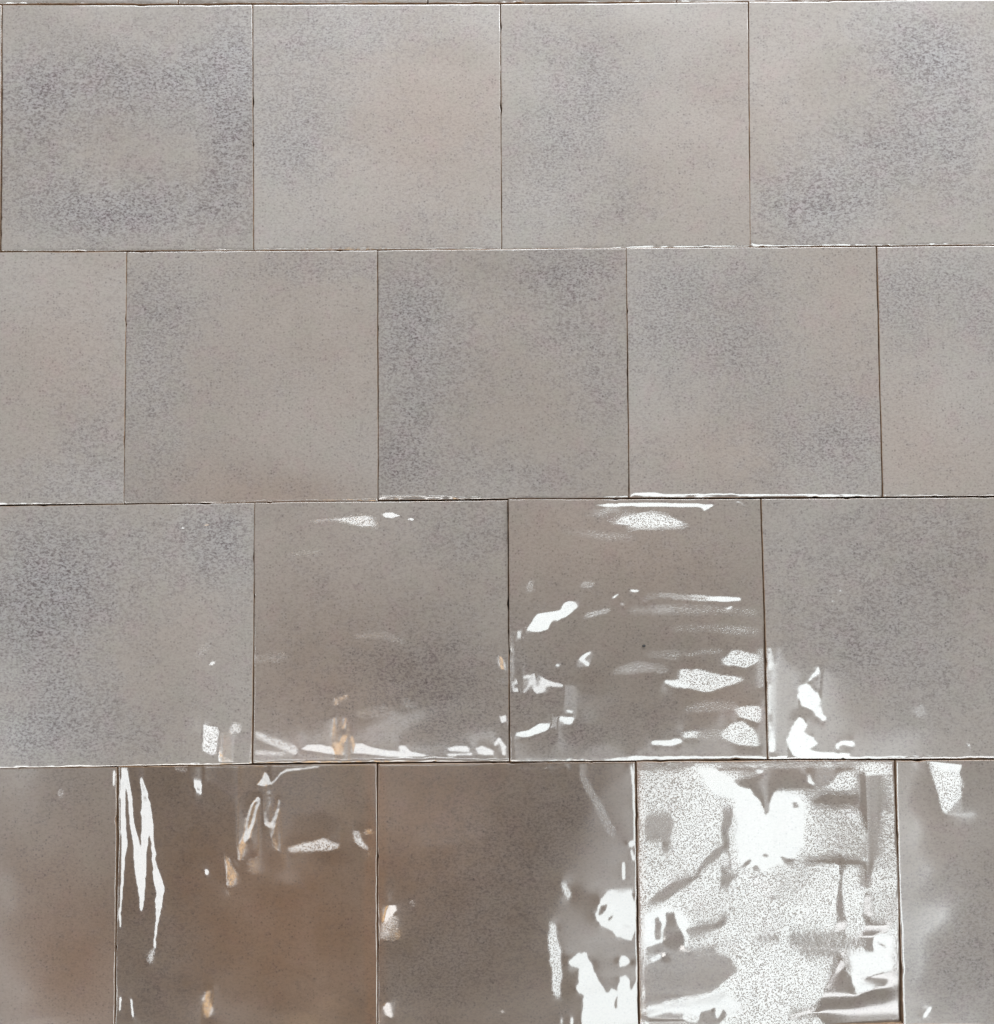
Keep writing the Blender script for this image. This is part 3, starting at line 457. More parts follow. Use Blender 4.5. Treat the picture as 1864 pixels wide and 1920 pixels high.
# leaning facets of the glaze on each tile (mm round its centre): kind, outline, tilt x, tilt y, slack, slack, peel
FACETS = {
 'r4t2': [
  ('S', (-71.58, 72.41, 1.16, -72.27, 59.26, 1.24), -0.2237, -0.1738, -0.1009, 0.1236, 0.012),
  ('S', (-72.27, 59.26, 1.24, -71.8, 42.33, 1.33), -0.2237, -0.1738, -0.1009, 0.1236, 0.012),
  ('S', (-71.8, 42.33, 1.33, -71.04, 29.67, 1.69), -0.2237, -0.1738, -0.1009, 0.1236, 0.012),
  ('S', (-71.04, 29.67, 1.69, -71.55, 22.93, 0.89), -0.2237, -0.1738, -0.1009, 0.1236, 0.012),
  ('S', (-71.55, 22.93, 0.89, -72.17, 4.44, 0.71), -0.2237, -0.1738, -0.1009, 0.1236, 0.012),
  ('S', (-72.17, 4.44, 0.71, -72.87, -8.12, 0.5), -0.2237, -0.1738, -0.1009, 0.1236, 0.012),
  ('S', (-72.87, -8.12, 0.5, -72.6, -15.65, 0.5), -0.2237, -0.1738, -0.1009, 0.1236, 0.012),
  ('S', (-70.46, 71.98, 1.16, -67.98, 59.23, 0.98), -0.2237, -0.1738, -0.1009, 0.1236, 0.012),
  ('S', (-67.98, 59.23, 0.98, -66.66, 42.29, 1.16), -0.2237, -0.1738, -0.1009, 0.1236, 0.012),
  ('S', (-66.66, 42.29, 1.16, -63.95, 30.45, 1.87), -0.2237, -0.1738, -0.1009, 0.1236, 0.012),
  ('S', (-63.95, 30.45, 1.87, -63.66, 21.18, 1.87), -0.2237, -0.1738, -0.1009, 0.1236, 0.012),
  ('S', (-63.66, 21.18, 1.87, -61.43, 12.75, 2.67), -0.2237, -0.1738, -0.1009, 0.1236, 0.012),
  ('S', (-61.43, 12.75, 2.67, -60.9, 4.35, 2.0), -0.2237, -0.1738, -0.1009, 0.1236, 0.012),
  ('S', (-60.9, 4.35, 2.0, -60.35, -6.55, 0.62), -0.2237, -0.1738, -0.1009, 0.1236, 0.012),
  ('S', (-61.21, 67.23, 0.8, -59.4, 59.16, 1.78), -0.2237, -0.1738, -0.1009, 0.1236, 0.012),
  ('S', (-59.4, 59.16, 1.78, -58.4, 46.45, 2.45), -0.2237, -0.1738, -0.1009, 0.1236, 0.012),
  ('S', (-58.4, 46.45, 2.45, -58.85, 33.78, 2.22), -0.2237, -0.1738, -0.1009, 0.1236, 0.012),
  ('S', (-58.85, 33.78, 2.22, -59.84, 22.83, 1.78), -0.2237, -0.1738, -0.1009, 0.1236, 0.012),
  ('S', (-59.84, 22.83, 1.78, -61.0, 12.75, 2.67), -0.2237, -0.1738, -0.1009, 0.1236, 0.012),
  ('S', (-58.06, 54.91, 1.78, -55.78, 42.2, 1.33), -0.2237, -0.1738, -0.1009, 0.1236, 0.012),
  ('S', (-55.78, 42.2, 1.33, -54.22, 32.9, 0.71), -0.2237, -0.1738, -0.1009, 0.1236, 0.012),
  ('S', (-54.22, 32.9, 0.71, -53.57, 21.1, 0.89), -0.2237, -0.1738, -0.1009, 0.1236, 0.012),
  ('S', (-53.57, 21.1, 0.89, -51.61, 13.51, 2.0), -0.2237, -0.1738, -0.1009, 0.1236, 0.012),
  ('S', (-51.61, 13.51, 2.0, -49.99, 5.94, 2.45), -0.2237, -0.1738, -0.1009, 0.1236, 0.012),
  ('S', (-49.99, 5.94, 2.45, -50.16, -2.45, 2.22), -0.2237, -0.1738, -0.1009, 0.1236, 0.012),
  ('S', (-50.16, -2.45, 2.22, -50.94, -9.14, 0.98), -0.2237, -0.1738, -0.1009, 0.1236, 0.012),
  ('S', (-50.94, -9.14, 0.98, -52.13, -16.66, 0.5), -0.2237, -0.1738, -0.1009, 0.1236, 0.012),
  ('S', (-52.13, -16.66, 0.5, -52.7, -27.51, 0.5), -0.2237, -0.1738, -0.1009, 0.1236, 0.012),
  ('S', (-53.53, -29.17, 0.53, -55.35, -34.16, 1.78), -0.1626, -0.1551, -0.037, -0.0295, 0.5),
  ('S', (-71.66, -55.63, 0.53, -72.17, -62.26, 0.5), -0.2237, -0.1738, -0.1009, 0.1236, 0.012),
  ('S', (-65.71, -56.51, 0.5, -65.05, -61.5, 0.53), -0.2237, -0.1738, -0.1009, 0.1236, 0.012),
  ('S', (-65.05, -61.5, 0.53, -64.32, -65.64, 0.5), -0.2237, -0.1738, -0.1009, 0.1236, 0.012),
  ('P', [(-31.14, 66.15), (-26.41, 66.11), (-25.7, 62.71), (-27.04, 59.75), (-30.68, 62.75)], -0.2237, -0.1738, -0.1009, 0.1236, 0.012),
  ('S', (-23.59, 15.13, 1.07, -22.9, 15.13, 1.07), -0.2237, -0.1738, -0.1009, 0.1236, 0.012),
  ('S', (-41.08, 73.27, 0.53, -35.07, 73.06, 0.71), -0.0023, 0.0052, 0.0731, 0.0806, 0.5),
  ('P', [(9.65, 71.77), (12.67, 68.77), (13.13, 63.67), (9.69, 63.28), (4.53, 64.17), (8.38, 67.96)], 0.0141, 0.0344, 0.0628, 0.0759, 0.012),
  ('S', (11.83, 64.53, 0.53, 11.89, 53.51, 0.62), 0.0141, 0.0344, 0.0628, 0.0759, 0.012),
  ('S', (11.89, 53.51, 0.62, 10.63, 48.44, 0.71), 0.0141, 0.0344, 0.0628, 0.0759, 0.012),
  ('S', (10.63, 48.44, 0.71, 11.09, 41.67, 1.24), 0.0141, 0.0344, 0.0628, 0.0759, 0.012),
  ('S', (11.09, 41.67, 1.24, 14.09, 40.8, 1.33), 0.0141, 0.0344, 0.0628, 0.0759, 0.012),
  ('S', (14.09, 40.8, 1.33, 16.22, 45.85, 0.71), 0.0141, 0.0344, 0.0628, 0.0759, 0.012),
  ('S', (16.22, 45.85, 0.71, 18.32, 55.15, 0.53), 0.0141, 0.0344, 0.0628, 0.0759, 0.012),
  ('S', (14.1, 39.95, 0.89, 14.56, 34.04, 0.53), 0.0141, 0.0344, 0.0628, 0.0759, 0.012),
  ('S', (14.56, 34.04, 0.62, 17.58, 27.26, 0.62), 0.0496, 0.0618, 0.0602, 0.0785, 0.2),
  ('S', (13.12, 64.52, 0.53, 15.69, 66.2, 0.53), 0.0141, 0.0344, 0.0628, 0.0759, 0.012),
  ('S', (15.69, 66.2, 0.53, 19.11, 70.42, 0.62), 0.0141, 0.0344, 0.0628, 0.0759, 0.012),
  ('S', (19.11, 70.42, 0.62, 22.55, 72.26, 0.71), 0.0141, 0.0344, 0.0628, 0.0759, 0.012),
  ('S', (22.55, 72.26, 0.71, 32.0, 73.04, 0.53), 0.0141, 0.0344, 0.0628, 0.0759, 0.012),
  ('S', (32.0, 73.04, 0.53, 40.6, 74.08, 0.5), 0.0141, 0.0344, 0.0628, 0.0759, 0.012),
  ('S', (6.29, 56.94, 0.8, 3.3, 53.58, 0.62), 0.0141, 0.0344, 0.0628, 0.0759, 0.012),
  ('S', (3.3, 53.58, 0.62, -0.08, 45.98, 0.71), 0.0141, 0.0344, 0.0628, 0.0759, 0.012),
  ('S', (-0.08, 45.98, 0.71, -0.46, 37.53, 0.98), 0.0141, 0.0344, 0.0628, 0.0759, 0.012),
  ('S', (-0.46, 37.53, 0.98, -1.72, 32.48, 1.33), 0.0141, 0.0344, 0.0628, 0.0759, 0.012),
  ('S', (6.72, 56.51, 0.71, 4.62, 48.49, 0.71), 0.0141, 0.0344, 0.0628, 0.0759, 0.012),
  ('S', (4.62, 48.49, 0.71, 1.68, 38.36, 0.89), 0.0141, 0.0344, 0.0628, 0.0759, 0.012),
  ('S', (1.68, 38.36, 0.89, -0.01, 34.15, 0.98), 0.0141, 0.0344, 0.0628, 0.0759, 0.012),
  ('S', (-2.56, 29.96, 1.87, -4.22, 22.38, 1.33), 0.0496, 0.0618, 0.0602, 0.0785, 0.2),
  ('S', (-11.07, 22.44, 1.11, -8.44, 14.0, 2.45), 0.0496, 0.0618, 0.0602, 0.0785, 0.2),
  ('S', (-8.44, 14.0, 2.45, -9.68, 8.13, 1.78), 0.0496, 0.0618, 0.0602, 0.0785, 0.2),
  ('S', (3.49, 21.48, 1.33, 3.52, 15.59, 1.78), 0.0408, 0.0482, 0.05, 0.0575, 0.5),
  ('P', [(21.86, 28.07), (29.57, 29.7), (40.7, 32.14), (43.27, 33.38), (53.56, 29.5), (52.71, 26.98), (39.0, 26.25), (24.44, 26.2)], 0.0141, 0.0344, 0.0628, 0.0759, 0.2),
  ('P', [(60.41, 37.05), (63.84, 37.02), (66.42, 31.09), (70.27, 26.84), (68.13, 27.28), (62.99, 30.69)], 0.0832, 0.1349, 0.0628, 0.0759, 0.2),
  ('S', (68.99, 36.55, 1.33, 70.28, 36.97, 1.33), 0.0496, 0.0618, 0.0602, 0.0785, 0.2),
  ('S', (-22.01, -52.74, 1.11, -22.83, -56.05, 1.33), 0.0244, 0.0615, -0.2007, -0.1102, 0.35),
  ('S', (-22.83, -56.05, 1.33, -21.93, -61.86, 2.45), 0.0244, 0.0615, -0.2007, -0.1102, 0.35),
  ('S', (-21.93, -61.86, 2.45, -22.32, -66.0, 1.11), 0.0244, 0.0615, -0.2007, -0.1102, 0.35),
 ],
 'r4t1': [
  ('S', (72.95, 72.76, 0.64, 73.05, 65.15, 0.64), -0.066, -0.0161, -0.1004, 0.1241, 0.012),
  ('S', (42.65, 61.44, 1.27, 42.97, 60.83, 1.27), -0.0049, 0.0026, 0.0605, 0.068, 0.5),
 ],
 'r4t3': [
  ('P', [(-69.16, -3.99), (-64.46, -4.03), (-64.05, -8.64), (-67.04, -12.81), (-71.31, -15.28), (-70.02, -7.76)], -0.0599, 0.0555, -0.1695, -0.1122, 0.012),
  ('P', [(-71.31, -15.28), (-64.05, -10.32), (-63.65, -24.54), (-71.33, -24.48)], -0.0747, -0.0673, -0.1009, -0.0935, 0.5),
  ('P', [(-69.24, -58.64), (-67.97, -59.48), (-66.28, -68.62), (-69.68, -66.93), (-71.8, -61.94)], -0.0599, 0.0555, -0.1695, -0.1122, 0.012),
  ('S', (-54.89, -2.01, 0.53, -54.64, -5.37, 0.62), -0.0613, -0.0538, -0.1009, -0.0935, 0.5),
  ('S', (43.28, 68.15, 0.89, 51.7, 52.8, 1.11), 0.0804, 0.0879, 0.0598, 0.0673, 0.5),
  ('S', (51.7, 52.8, 1.11, 60.08, 35.8, 1.56), 0.0804, 0.0879, 0.0428, 0.0503, 0.5),
  ('S', (3.7, 72.55, 0.5, 16.62, 72.19, 0.5), -0.0599, 0.0555, -0.1695, -0.1122, 0.012),
  ('S', (16.62, 72.19, 0.5, 33.0, 72.83, 0.5), -0.0599, 0.0555, -0.1695, -0.1122, 0.012),
  ('S', (72.21, 72.61, 0.53, 73.33, 61.12, 0.5), 0.1178, 0.2145, -0.1446, 0.0363, 0.012),
  ('S', (73.33, 61.12, 0.5, 73.52, 44.15, 0.5), 0.1178, 0.2145, -0.1446, 0.0363, 0.012),
  ('S', (73.52, 44.15, 0.5, 73.75, 30.62, 0.53), 0.1178, 0.2145, -0.1446, 0.0363, 0.012),
  ('S', (71.14, 28.53, 1.33, 72.44, 28.94, 1.33), 0.1178, 0.2145, -0.1446, 0.0363, 0.012),
  ('S', (71.52, 24.72, 0.53, 72.73, 19.65, 0.62), 0.1178, 0.2145, -0.1446, 0.0363, 0.012),
  ('S', (66.95, 17.59, 0.62, 67.01, 9.17, 0.62), 0.1178, 0.2145, -0.1446, 0.0363, 0.012),
  ('P', [(57.04, 0.85), (71.6, 1.15), (73.38, -6.42), (73.45, -18.99), (70.78, -26.08), (63.56, -23.51), (55.09, -18.01), (50.87, -13.78), (50.76, -8.75), (53.58, -2.06)], 0.1178, 0.2145, -0.1446, 0.0363, 0.012),
  ('P', [(52.67, -6.25), (57.39, -5.03), (56.92, -8.8), (51.73, -12.95)], -0.0693, 0.0679, -0.1646, 0.1472, 0.06),
  ('P', [(57.69, -15.1), (61.19, -8.84), (60.87, -13.87), (58.7, -15.94)], -0.0693, 0.0679, -0.17, 0.1418, 0.06),
  ('S', (66.21, -17.43, 0.5, 70.89, -18.81, 0.53), -0.0693, 0.0679, -0.175, 0.1369, 0.06),
  ('S', (32.11, 6.51, 0.98, 34.77, -0.65, 0.98), 0.1264, 0.2059, -0.129, 0.0207, 1.0),
  ('P', [(24.34, -16.08), (26.47, -16.93), (28.89, -30.33), (30.06, -41.18), (28.18, -57.81), (26.06, -56.13), (25.77, -43.65), (24.16, -33.63)], 0.1264, 0.2059, -0.129, 0.0207, 1.0),
  ('P', [(39.97, -32.09), (45.5, -33.39), (48.79, -43.01), (52.97, -49.7), (56.29, -56.38), (58.89, -53.08), (62.25, -56.44), (64.07, -48.13), (62.38, -47.29), (67.5, -46.5), (69.19, -48.18), (69.92, -56.5), (73.87, -48.22), (73.91, -74.79), (41.18, -74.51), (43.09, -56.27), (39.74, -52.09), (41.14, -41.28), (34.35, -38.3)], 0.1178, 0.2145, -0.1446, 0.0363, 0.012),
  ('P', [(64.25, -35.22), (67.66, -35.24), (70.18, -38.6), (67.59, -40.25), (63.75, -40.63)], 0.1178, 0.2145, -0.1446, 0.0363, 0.012),
  ('S', (62.24, -57.68, 0.71, 61.72, -63.91, 0.8), -0.0693, 0.0679, -0.2198, 0.0921, 0.06),
  ('S', (30.18, -69.44, 0.53, 30.32, -71.93, 0.53), 0.1178, 0.2145, -0.1446, 0.0363, 0.012),
  ('S', (36.14, -69.08, 0.71, 36.09, -72.81, 0.8), 0.1178, 0.2145, -0.1446, 0.0363, 0.012),
  ('S', (-3.54, -64.92, 0.53, -3.2, -64.93, 0.53), -0.0599, 0.0555, -0.1695, -0.1122, 0.012),
 ],
 'r4t4': [
  ('P', [(-42.83, 72.84), (-30.76, 72.75), (-18.8, 66.87), (-8.62, 59.13), (19.78, 57.21), (23.91, 49.54), (21.64, 26.7), (17.19, 19.98), (-2.76, 10.88), (-18.08, 16.9), (-19.09, 52.42), (-31.06, 56.76)], -0.0398, 0.0569, -0.1443, 0.0365, 0.012),
  ('P', [(-72.47, -62.13), (-55.4, -59.78), (-38.3, -56.6), (-26.28, -51.71), (-14.58, -63.45), (-23.19, -68.36), (-48.73, -68.14), (-71.72, -68.77)], -0.0398, 0.0569, -0.1443, 0.0365, 0.012),
  ('P', [(45.87, -33.14), (71.46, -35.03), (71.2, -44.21), (52.32, -47.38), (60.68, -54.12), (50.35, -57.36), (46.35, -47.33)], -0.0398, 0.0569, -0.1443, 0.0365, 0.012),
  ('P', [(-72.11, -10.4), (-59.64, -6.31), (-51.95, -7.21), (-44.38, -14.82), (-48.06, -29.85), (-72.83, -29.64)], -0.0398, 0.0569, -0.1443, 0.0365, 0.012),
  ('P', [(60.67, -23.23), (71.8, -23.32), (71.46, -35.03), (60.35, -34.94)], -0.0398, 0.0569, -0.1443, 0.0365, 0.012),
  ('P', [(-74.71, 74.97), (-40.21, 74.69), (-41.98, 72.58), (-50.61, 71.8), (-54.96, 69.7), (-57.93, 72.7), (-61.81, 72.31), (-66.16, 69.79), (-74.77, 70.28)], -0.217, 0.0949, 0.0864, 0.2236, 0.06),
  ('P', [(-30.76, 72.75), (55.52, 72.07), (50.25, 68.87), (43.33, 68.08), (37.1, 60.47), (26.7, 58.43), (19.8, 58.06), (6.89, 59.01), (4.27, 57.33), (0.56, 45.06), (-1.61, 44.23), (-3.59, 52.3), (-6.95, 56.57), (-10.33, 59.57), (-15.46, 61.31), (-18.85, 64.31), (-17.09, 66.0), (-3.25, 68.44), (-18.74, 69.84), (-27.36, 69.91)], -0.1512, 0.1607, 0.0864, 0.2236, 0.06),
  ('P', [(13.63, 52.16), (18.81, 52.55), (18.72, 48.73), (16.12, 48.16)], -0.1383, 0.1736, 0.0864, 0.2236, 0.06),
  ('P', [(24.83, 52.08), (32.68, 56.26), (53.38, 56.52), (52.82, 68.0), (67.51, 68.74), (72.09, 47.46), (66.85, 44.95), (65.36, 22.12), (60.83, 13.73), (57.05, 1.13), (53.71, 4.52), (55.79, 17.98), (54.25, 24.75), (57.06, 33.18), (55.61, 43.35), (49.74, 49.33), (32.53, 50.15)], -0.0996, 0.2123, 0.0864, 0.2236, 0.06),
  ('P', [(53.67, 2.84), (59.56, -1.41), (60.02, -15.69), (70.25, -17.45), (70.11, -22.47), (63.24, -23.25), (60.65, -24.07), (60.37, -34.1), (53.56, -33.21), (51.19, -25.66), (53.92, -19.83)], 0.1068, 0.244, -0.1764, 0.1355, 0.06),
  ('P', [(40.46, 23.17), (43.9, 23.14), (43.22, -2.96), (45.47, -15.57), (45.27, -23.1), (37.59, -22.2), (38.08, -2.92), (39.9, 1.27)], 0.1068, 0.244, -0.1584, 0.1534, 0.06),
  ('P', [(-71.26, 46.06), (-56.2, 46.78), (-53.7, 41.68), (-54.8, 27.32), (-59.2, 20.6), (-62.47, 30.76), (-71.09, 29.14)], -0.2269, -0.0896, -0.1196, 0.1923, 0.06),
  ('P', [(-26.01, 50.78), (-23.9, 48.65), (-19.14, 49.88), (-19.26, 43.95), (-21.54, 37.19), (-20.45, 27.04), (-20.69, 15.23), (-22.86, 13.57), (-23.49, 25.38), (-28.31, 20.35), (-33.52, 17.02), (-40.52, 9.5), (-48.35, 2.84), (-57.02, -2.97), (-63.05, -5.44), (-70.75, -4.96), (-62.92, 2.95), (-54.27, 7.93), (-43.94, 10.37), (-36.05, 19.57), (-31.65, 25.44), (-26.46, 27.09), (-27.13, 37.24), (-25.71, 44.0)], -0.2269, -0.0896, -0.1331, 0.1788, 0.06),
  ('P', [(-28.37, 16.98), (-20.74, 12.71), (-13.91, 10.97), (-19.98, 7.65), (-23.94, 2.63), (-27.76, 4.35)], -0.2269, -0.0896, -0.1462, 0.1656, 0.06),
  ('P', [(-15.16, 12.66), (-13.77, 17.71), (-9.43, 20.2), (-8.78, 18.51), (-12.98, 14.33)], -0.1686, 0.1433, 0.0864, 0.2236, 0.06),
  ('P', [(-9.52, 15.56), (-6.06, 16.8), (-3.57, 12.99), (-7.01, 12.59), (-8.75, 11.35)], -0.1633, 0.1486, 0.0864, 0.2236, 0.06),
  ('P', [(-3.38, 21.84), (-0.77, 23.25), (2.63, 21.79), (-0.84, 20.38)], -0.1565, 0.1553, 0.0864, 0.2236, 0.06),
  ('P', [(0.78, 23.49), (1.71, 26.86), (2.9, 26.43), (1.98, 23.48)], -0.154, 0.1579, 0.0864, 0.2236, 0.06),
  ('P', [(6.05, 21.34), (10.34, 20.88), (18.89, 19.3), (11.12, 17.33), (14.06, 14.53), (11.92, 14.8), (9.4, 17.35)], -0.1437, 0.1682, 0.0864, 0.2236, 0.06),
  ('P', [(4.44, 14.19), (5.79, 17.12), (6.55, 16.7), (5.63, 14.01)], -0.15, 0.1618, 0.0864, 0.2236, 0.06),
  ('P', [(0.81, -2.61), (3.47, 1.57), (3.81, -2.64), (2.04, -5.14)], -0.1533, 0.1586, 0.0864, 0.2236, 0.06),
  ('P', [(-65.74, -13.39), (-62.31, -12.58), (-61.55, -18.87), (-62.09, -25.55), (-65.94, -25.94)], -0.2269, -0.0896, -0.1762, 0.1357, 0.06),
  ('P', [(-58.84, -9.67), (-54.55, -8.87), (-52.98, -17.26), (-48.8, -23.16), (-47.65, -30.69), (-32.67, -29.14), (-22.55, -35.91), (-16.71, -42.63), (-26.23, -49.22), (-33.16, -54.98), (-39.99, -55.76), (-63.93, -60.54), (-72.87, -60.88), (-72.55, -39.66), (-65.26, -37.22), (-61.8, -33.91), (-72.05, -34.66), (-71.12, -29.66), (-60.83, -27.24), (-59.78, -14.69)], -0.2269, -0.0896, -0.1925, 0.1194, 0.06),
  ('P', [(-48.75, -19.81), (-41.87, -17.77), (-29.84, -14.94), (-25.48, -10.79), (-23.82, -13.31), (-26.5, -19.16), (-37.69, -23.25), (-44.55, -24.45)], -0.2269, -0.0896, -0.1748, 0.1371, 0.06),
  ('P', [(-71.71, -68.36), (-59.76, -65.97), (-49.55, -66.47), (-48.76, -69.8), (-42.82, -70.68), (-40.17, -65.72), (-32.48, -64.13), (-30.87, -69.12), (-26.52, -64.18), (-24.9, -68.34), (-30.13, -74.93), (-71.8, -74.57)], -0.2269, -0.0896, -0.2279, 0.0839, 0.06),
  ('P', [(7.49, -66.96), (26.29, -64.63), (29.07, -55.51), (32.69, -47.22), (37.98, -40.59), (39.03, -33.09), (42.45, -33.11), (43.11, -40.63), (47.16, -49.0), (49.5, -57.35), (58.97, -54.1), (64.09, -54.14), (53.16, -48.22), (60.05, -45.78), (71.18, -45.04), (75.33, -49.24), (74.56, -75.83), (31.14, -75.46), (25.36, -67.94), (12.56, -69.08)], 0.1068, 0.244, -0.2123, 0.0996, 0.06),
  ('S', (22.31, 18.68, 1.33, 40.33, 18.11, 1.78), -0.123, 0.1888, 0.0864, 0.2236, 0.06),
  ('S', (40.33, 18.11, 1.78, 55.77, 17.14, 2.0), 0.1068, 0.244, -0.1374, 0.1744, 0.06),
  ('S', (-9.51, -24.74, 1.33, 9.31, -24.48, 2.67), -0.2269, -0.0734, -0.1818, 0.1301, 0.9),
  ('S', (9.31, -24.48, 2.67, 30.65, -26.33, 3.56), 0.0906, 0.244, -0.1826, 0.1292, 0.9),
  ('S', (30.65, -26.33, 3.56, 51.13, -28.17, 3.11), 0.0906, 0.244, -0.1845, 0.1273, 0.9),
  ('S', (17.68, -32.07, 1.33, 37.28, -34.74, 1.78), 0.0906, 0.244, -0.191, 0.1208, 0.9),
  ('S', (62.26, -27.85, 0.8, 66.89, -30.39, 0.98), 0.1068, 0.244, -0.1865, 0.1253, 0.06),
  ('S', (-66.54, -36.79, 0.89, -63.1, -35.15, 1.11), -0.0398, 0.0569, -0.1443, 0.0365, 0.012),
  ('S', (-4.51, 69.73, 0.98, -2.36, 69.71, 0.98), -0.0398, 0.0569, -0.1443, 0.0365, 0.012),
  ('S', (25.19, 67.37, 0.53, 25.53, 63.54, 0.98), -0.0398, 0.0569, -0.1443, 0.0365, 0.012),
  ('S', (25.53, 63.54, 0.98, 27.65, 61.82, 0.62), -0.0398, 0.0569, -0.1443, 0.0365, 0.012),
  ('S', (58.93, 70.51, 1.78, 66.67, 69.6, 1.78), -0.0312, 0.0483, -0.1287, 0.0209, 1.0),
  ('S', (41.43, 61.29, 2.67, 48.42, 64.63, 3.11), -0.0312, 0.0483, -0.1287, 0.0209, 1.0),
  ('S', (-4.67, 42.14, 0.5, -4.16, 41.96, 0.5), -0.1606, 0.1513, 0.0864, 0.2236, 0.06),
  ('S', (-10.56, 40.24, 0.62, -10.04, 40.06, 0.62), -0.1667, 0.1451, 0.0864, 0.2236, 0.06),
  ('S', (-26.01, -59.78, 0.53, -25.41, -59.62, 0.53), -0.2269, -0.0896, -0.2186, 0.0932, 0.06),
  ('S', (8.97, 55.43, 0.71, 8.94, 54.32, 0.71), -0.1465, 0.1653, 0.0864, 0.2236, 0.06),
 ],
 'r3t3': [
  ('S', (-29.68, 67.43, 1.87, -15.7, 68.21, 2.49), -0.0124, 0.1622, -0.0835, -0.066, 0.2),
  ('S', (-15.7, 68.21, 2.49, -1.72, 68.28, 1.87), -0.0124, 0.1622, -0.0835, -0.066, 0.2),
  ('S', (-4.29, 10.7, 1.87, 25.28, 11.35, 3.11), -0.0124, 0.1622, -0.0835, -0.066, 0.2),
  ('S', (25.28, 11.35, 3.11, 68.73, 9.3, 1.87), -0.0124, 0.1622, -0.0835, -0.066, 0.2),
  ('S', (21.61, 0.13, 1.24, 42.48, 0.84, 2.49), -0.0124, 0.1622, -0.0835, -0.066, 0.2),
  ('S', (42.48, 0.84, 2.49, 68.49, -1.94, 2.49), -0.0124, 0.1622, -0.0835, -0.066, 0.2),
  ('S', (-13.46, -24.6, 1.24, -1.29, -22.11, 3.11), -0.0124, 0.1622, -0.0835, -0.066, 0.2),
  ('S', (-1.29, -22.11, 3.11, 14.31, -22.23, 1.87), -0.0124, 0.1622, -0.0835, -0.066, 0.2),
  ('S', (28.62, -46.38, 1.24, 41.63, -44.77, 3.11), -0.0124, 0.1622, -0.0835, -0.066, 0.2),
  ('S', (41.63, -44.77, 3.11, 55.47, -44.87, 1.87), -0.0124, 0.1622, -0.0835, -0.066, 0.2),
  ('S', (35.26, -61.83, 1.87, 48.24, -61.08, 2.49), -0.0124, 0.1622, -0.0835, -0.066, 0.2),
  ('S', (-41.14, 57.9, 1.87, -17.63, 54.25, 2.49), -0.0124, 0.1622, -0.0835, -0.066, 0.2),
  ('S', (-17.63, 54.25, 2.49, -0.19, 53.25, 1.87), -0.0124, 0.1622, -0.0835, -0.066, 0.2),
  ('S', (7.49, -14.43, 1.24, 23.09, -15.41, 2.49), -0.0124, 0.1622, -0.0835, -0.066, 0.2),
  ('S', (-52.33, 73.28, 0.62, -40.1, 73.45, 0.71), 0.0, 0.0075, -0.0934, -0.086, 0.5),
  ('P', [(-26.12, 72.83), (-1.63, 74.23), (35.08, 73.27), (48.19, 72.74), (40.23, 67.99), (38.1, 71.15), (8.81, 71.01), (-17.41, 71.02)], 0.0374, 0.1341, -0.3042, -0.1234, 0.012),
  ('S', (54.77, 73.66, 0.5, 61.33, 73.96, 0.58), 0.0374, 0.1341, -0.3042, -0.1234, 0.012),
  ('S', (61.33, 73.96, 0.58, 64.79, 71.57, 0.67), 0.0374, 0.1341, -0.3042, -0.1234, 0.012),
  ('S', (69.18, 72.68, 0.62, 71.39, 73.54, 0.5), 0.0374, 0.1341, -0.3042, -0.1234, 0.012),
  ('P', [(-17.5, 63.85), (-1.74, 66.36), (8.78, 68.91), (18.38, 67.97), (23.55, 63.56), (32.23, 60.44), (26.08, 58.3), (12.98, 58.39), (2.51, 58.9), (-6.25, 56.78), (-3.57, 60.69), (-14.03, 62.08)], 0.046, 0.1255, -0.2887, -0.139, 1.0),
  ('S', (-61.48, 28.46, 0.98, -62.39, 23.26, 1.56), 0.046, 0.1255, -0.2887, -0.139, 1.0),
  ('S', (-31.05, 26.07, 1.11, -26.26, 26.29, 1.33), 0.046, 0.1255, -0.2887, -0.139, 1.0),
  ('P', [(-64.34, 0.34), (-61.68, 5.94), (-57.74, 9.8), (-50.35, 10.61), (-44.69, 11.43), (-45.1, 14.03), (-38.98, 17.02), (-35.08, 16.12), (-34.25, 12.22), (-41.69, 7.95), (-45.61, 6.68), (-46.51, 4.1), (-49.09, 6.28), (-51.76, -0.18), (-57.41, -1.44)], 0.0374, 0.1341, -0.3042, -0.1234, 0.012),
  ('P', [(-70.15, 0.38), (-68.25, -0.06), (-67.25, -5.68), (-69.15, -4.8)], 0.0374, 0.1341, -0.3042, -0.1234, 0.012),
  ('S', (-29.53, 7.86, 0.89, -22.55, 9.97, 0.98), 0.046, 0.1255, -0.2887, -0.139, 1.0),
  ('S', (-22.55, 9.97, 0.98, -16.46, 10.79, 0.98), 0.046, 0.1255, -0.2887, -0.139, 1.0),
  ('S', (-13.31, 18.56, 0.98, -10.68, 20.28, 0.71), 0.0374, 0.1341, -0.3042, -0.1234, 0.012),
  ('S', (-3.25, 22.39, 0.89, 1.1, 22.36, 0.98), 0.0374, 0.1341, -0.3042, -0.1234, 0.012),
  ('S', (-9.0, 15.5, 0.62, -7.72, 14.19, 0.53), 0.0374, 0.1341, -0.3042, -0.1234, 0.012),
  ('S', (4.51, 17.57, 1.33, 8.9, 20.13, 1.33), 0.0033, 0.0108, -0.0934, -0.086, 0.5),
  ('S', (8.9, 20.13, 1.33, 13.25, 20.1, 0.71), 0.0079, 0.0154, -0.0934, -0.086, 0.5),
  ('S', (13.25, 20.1, 0.71, 29.75, 18.25, 0.98), 0.046, 0.1255, -0.2887, -0.139, 1.0),
  ('S', (29.75, 18.25, 0.98, 42.79, 17.46, 1.33), 0.046, 0.1255, -0.2887, -0.139, 1.0),
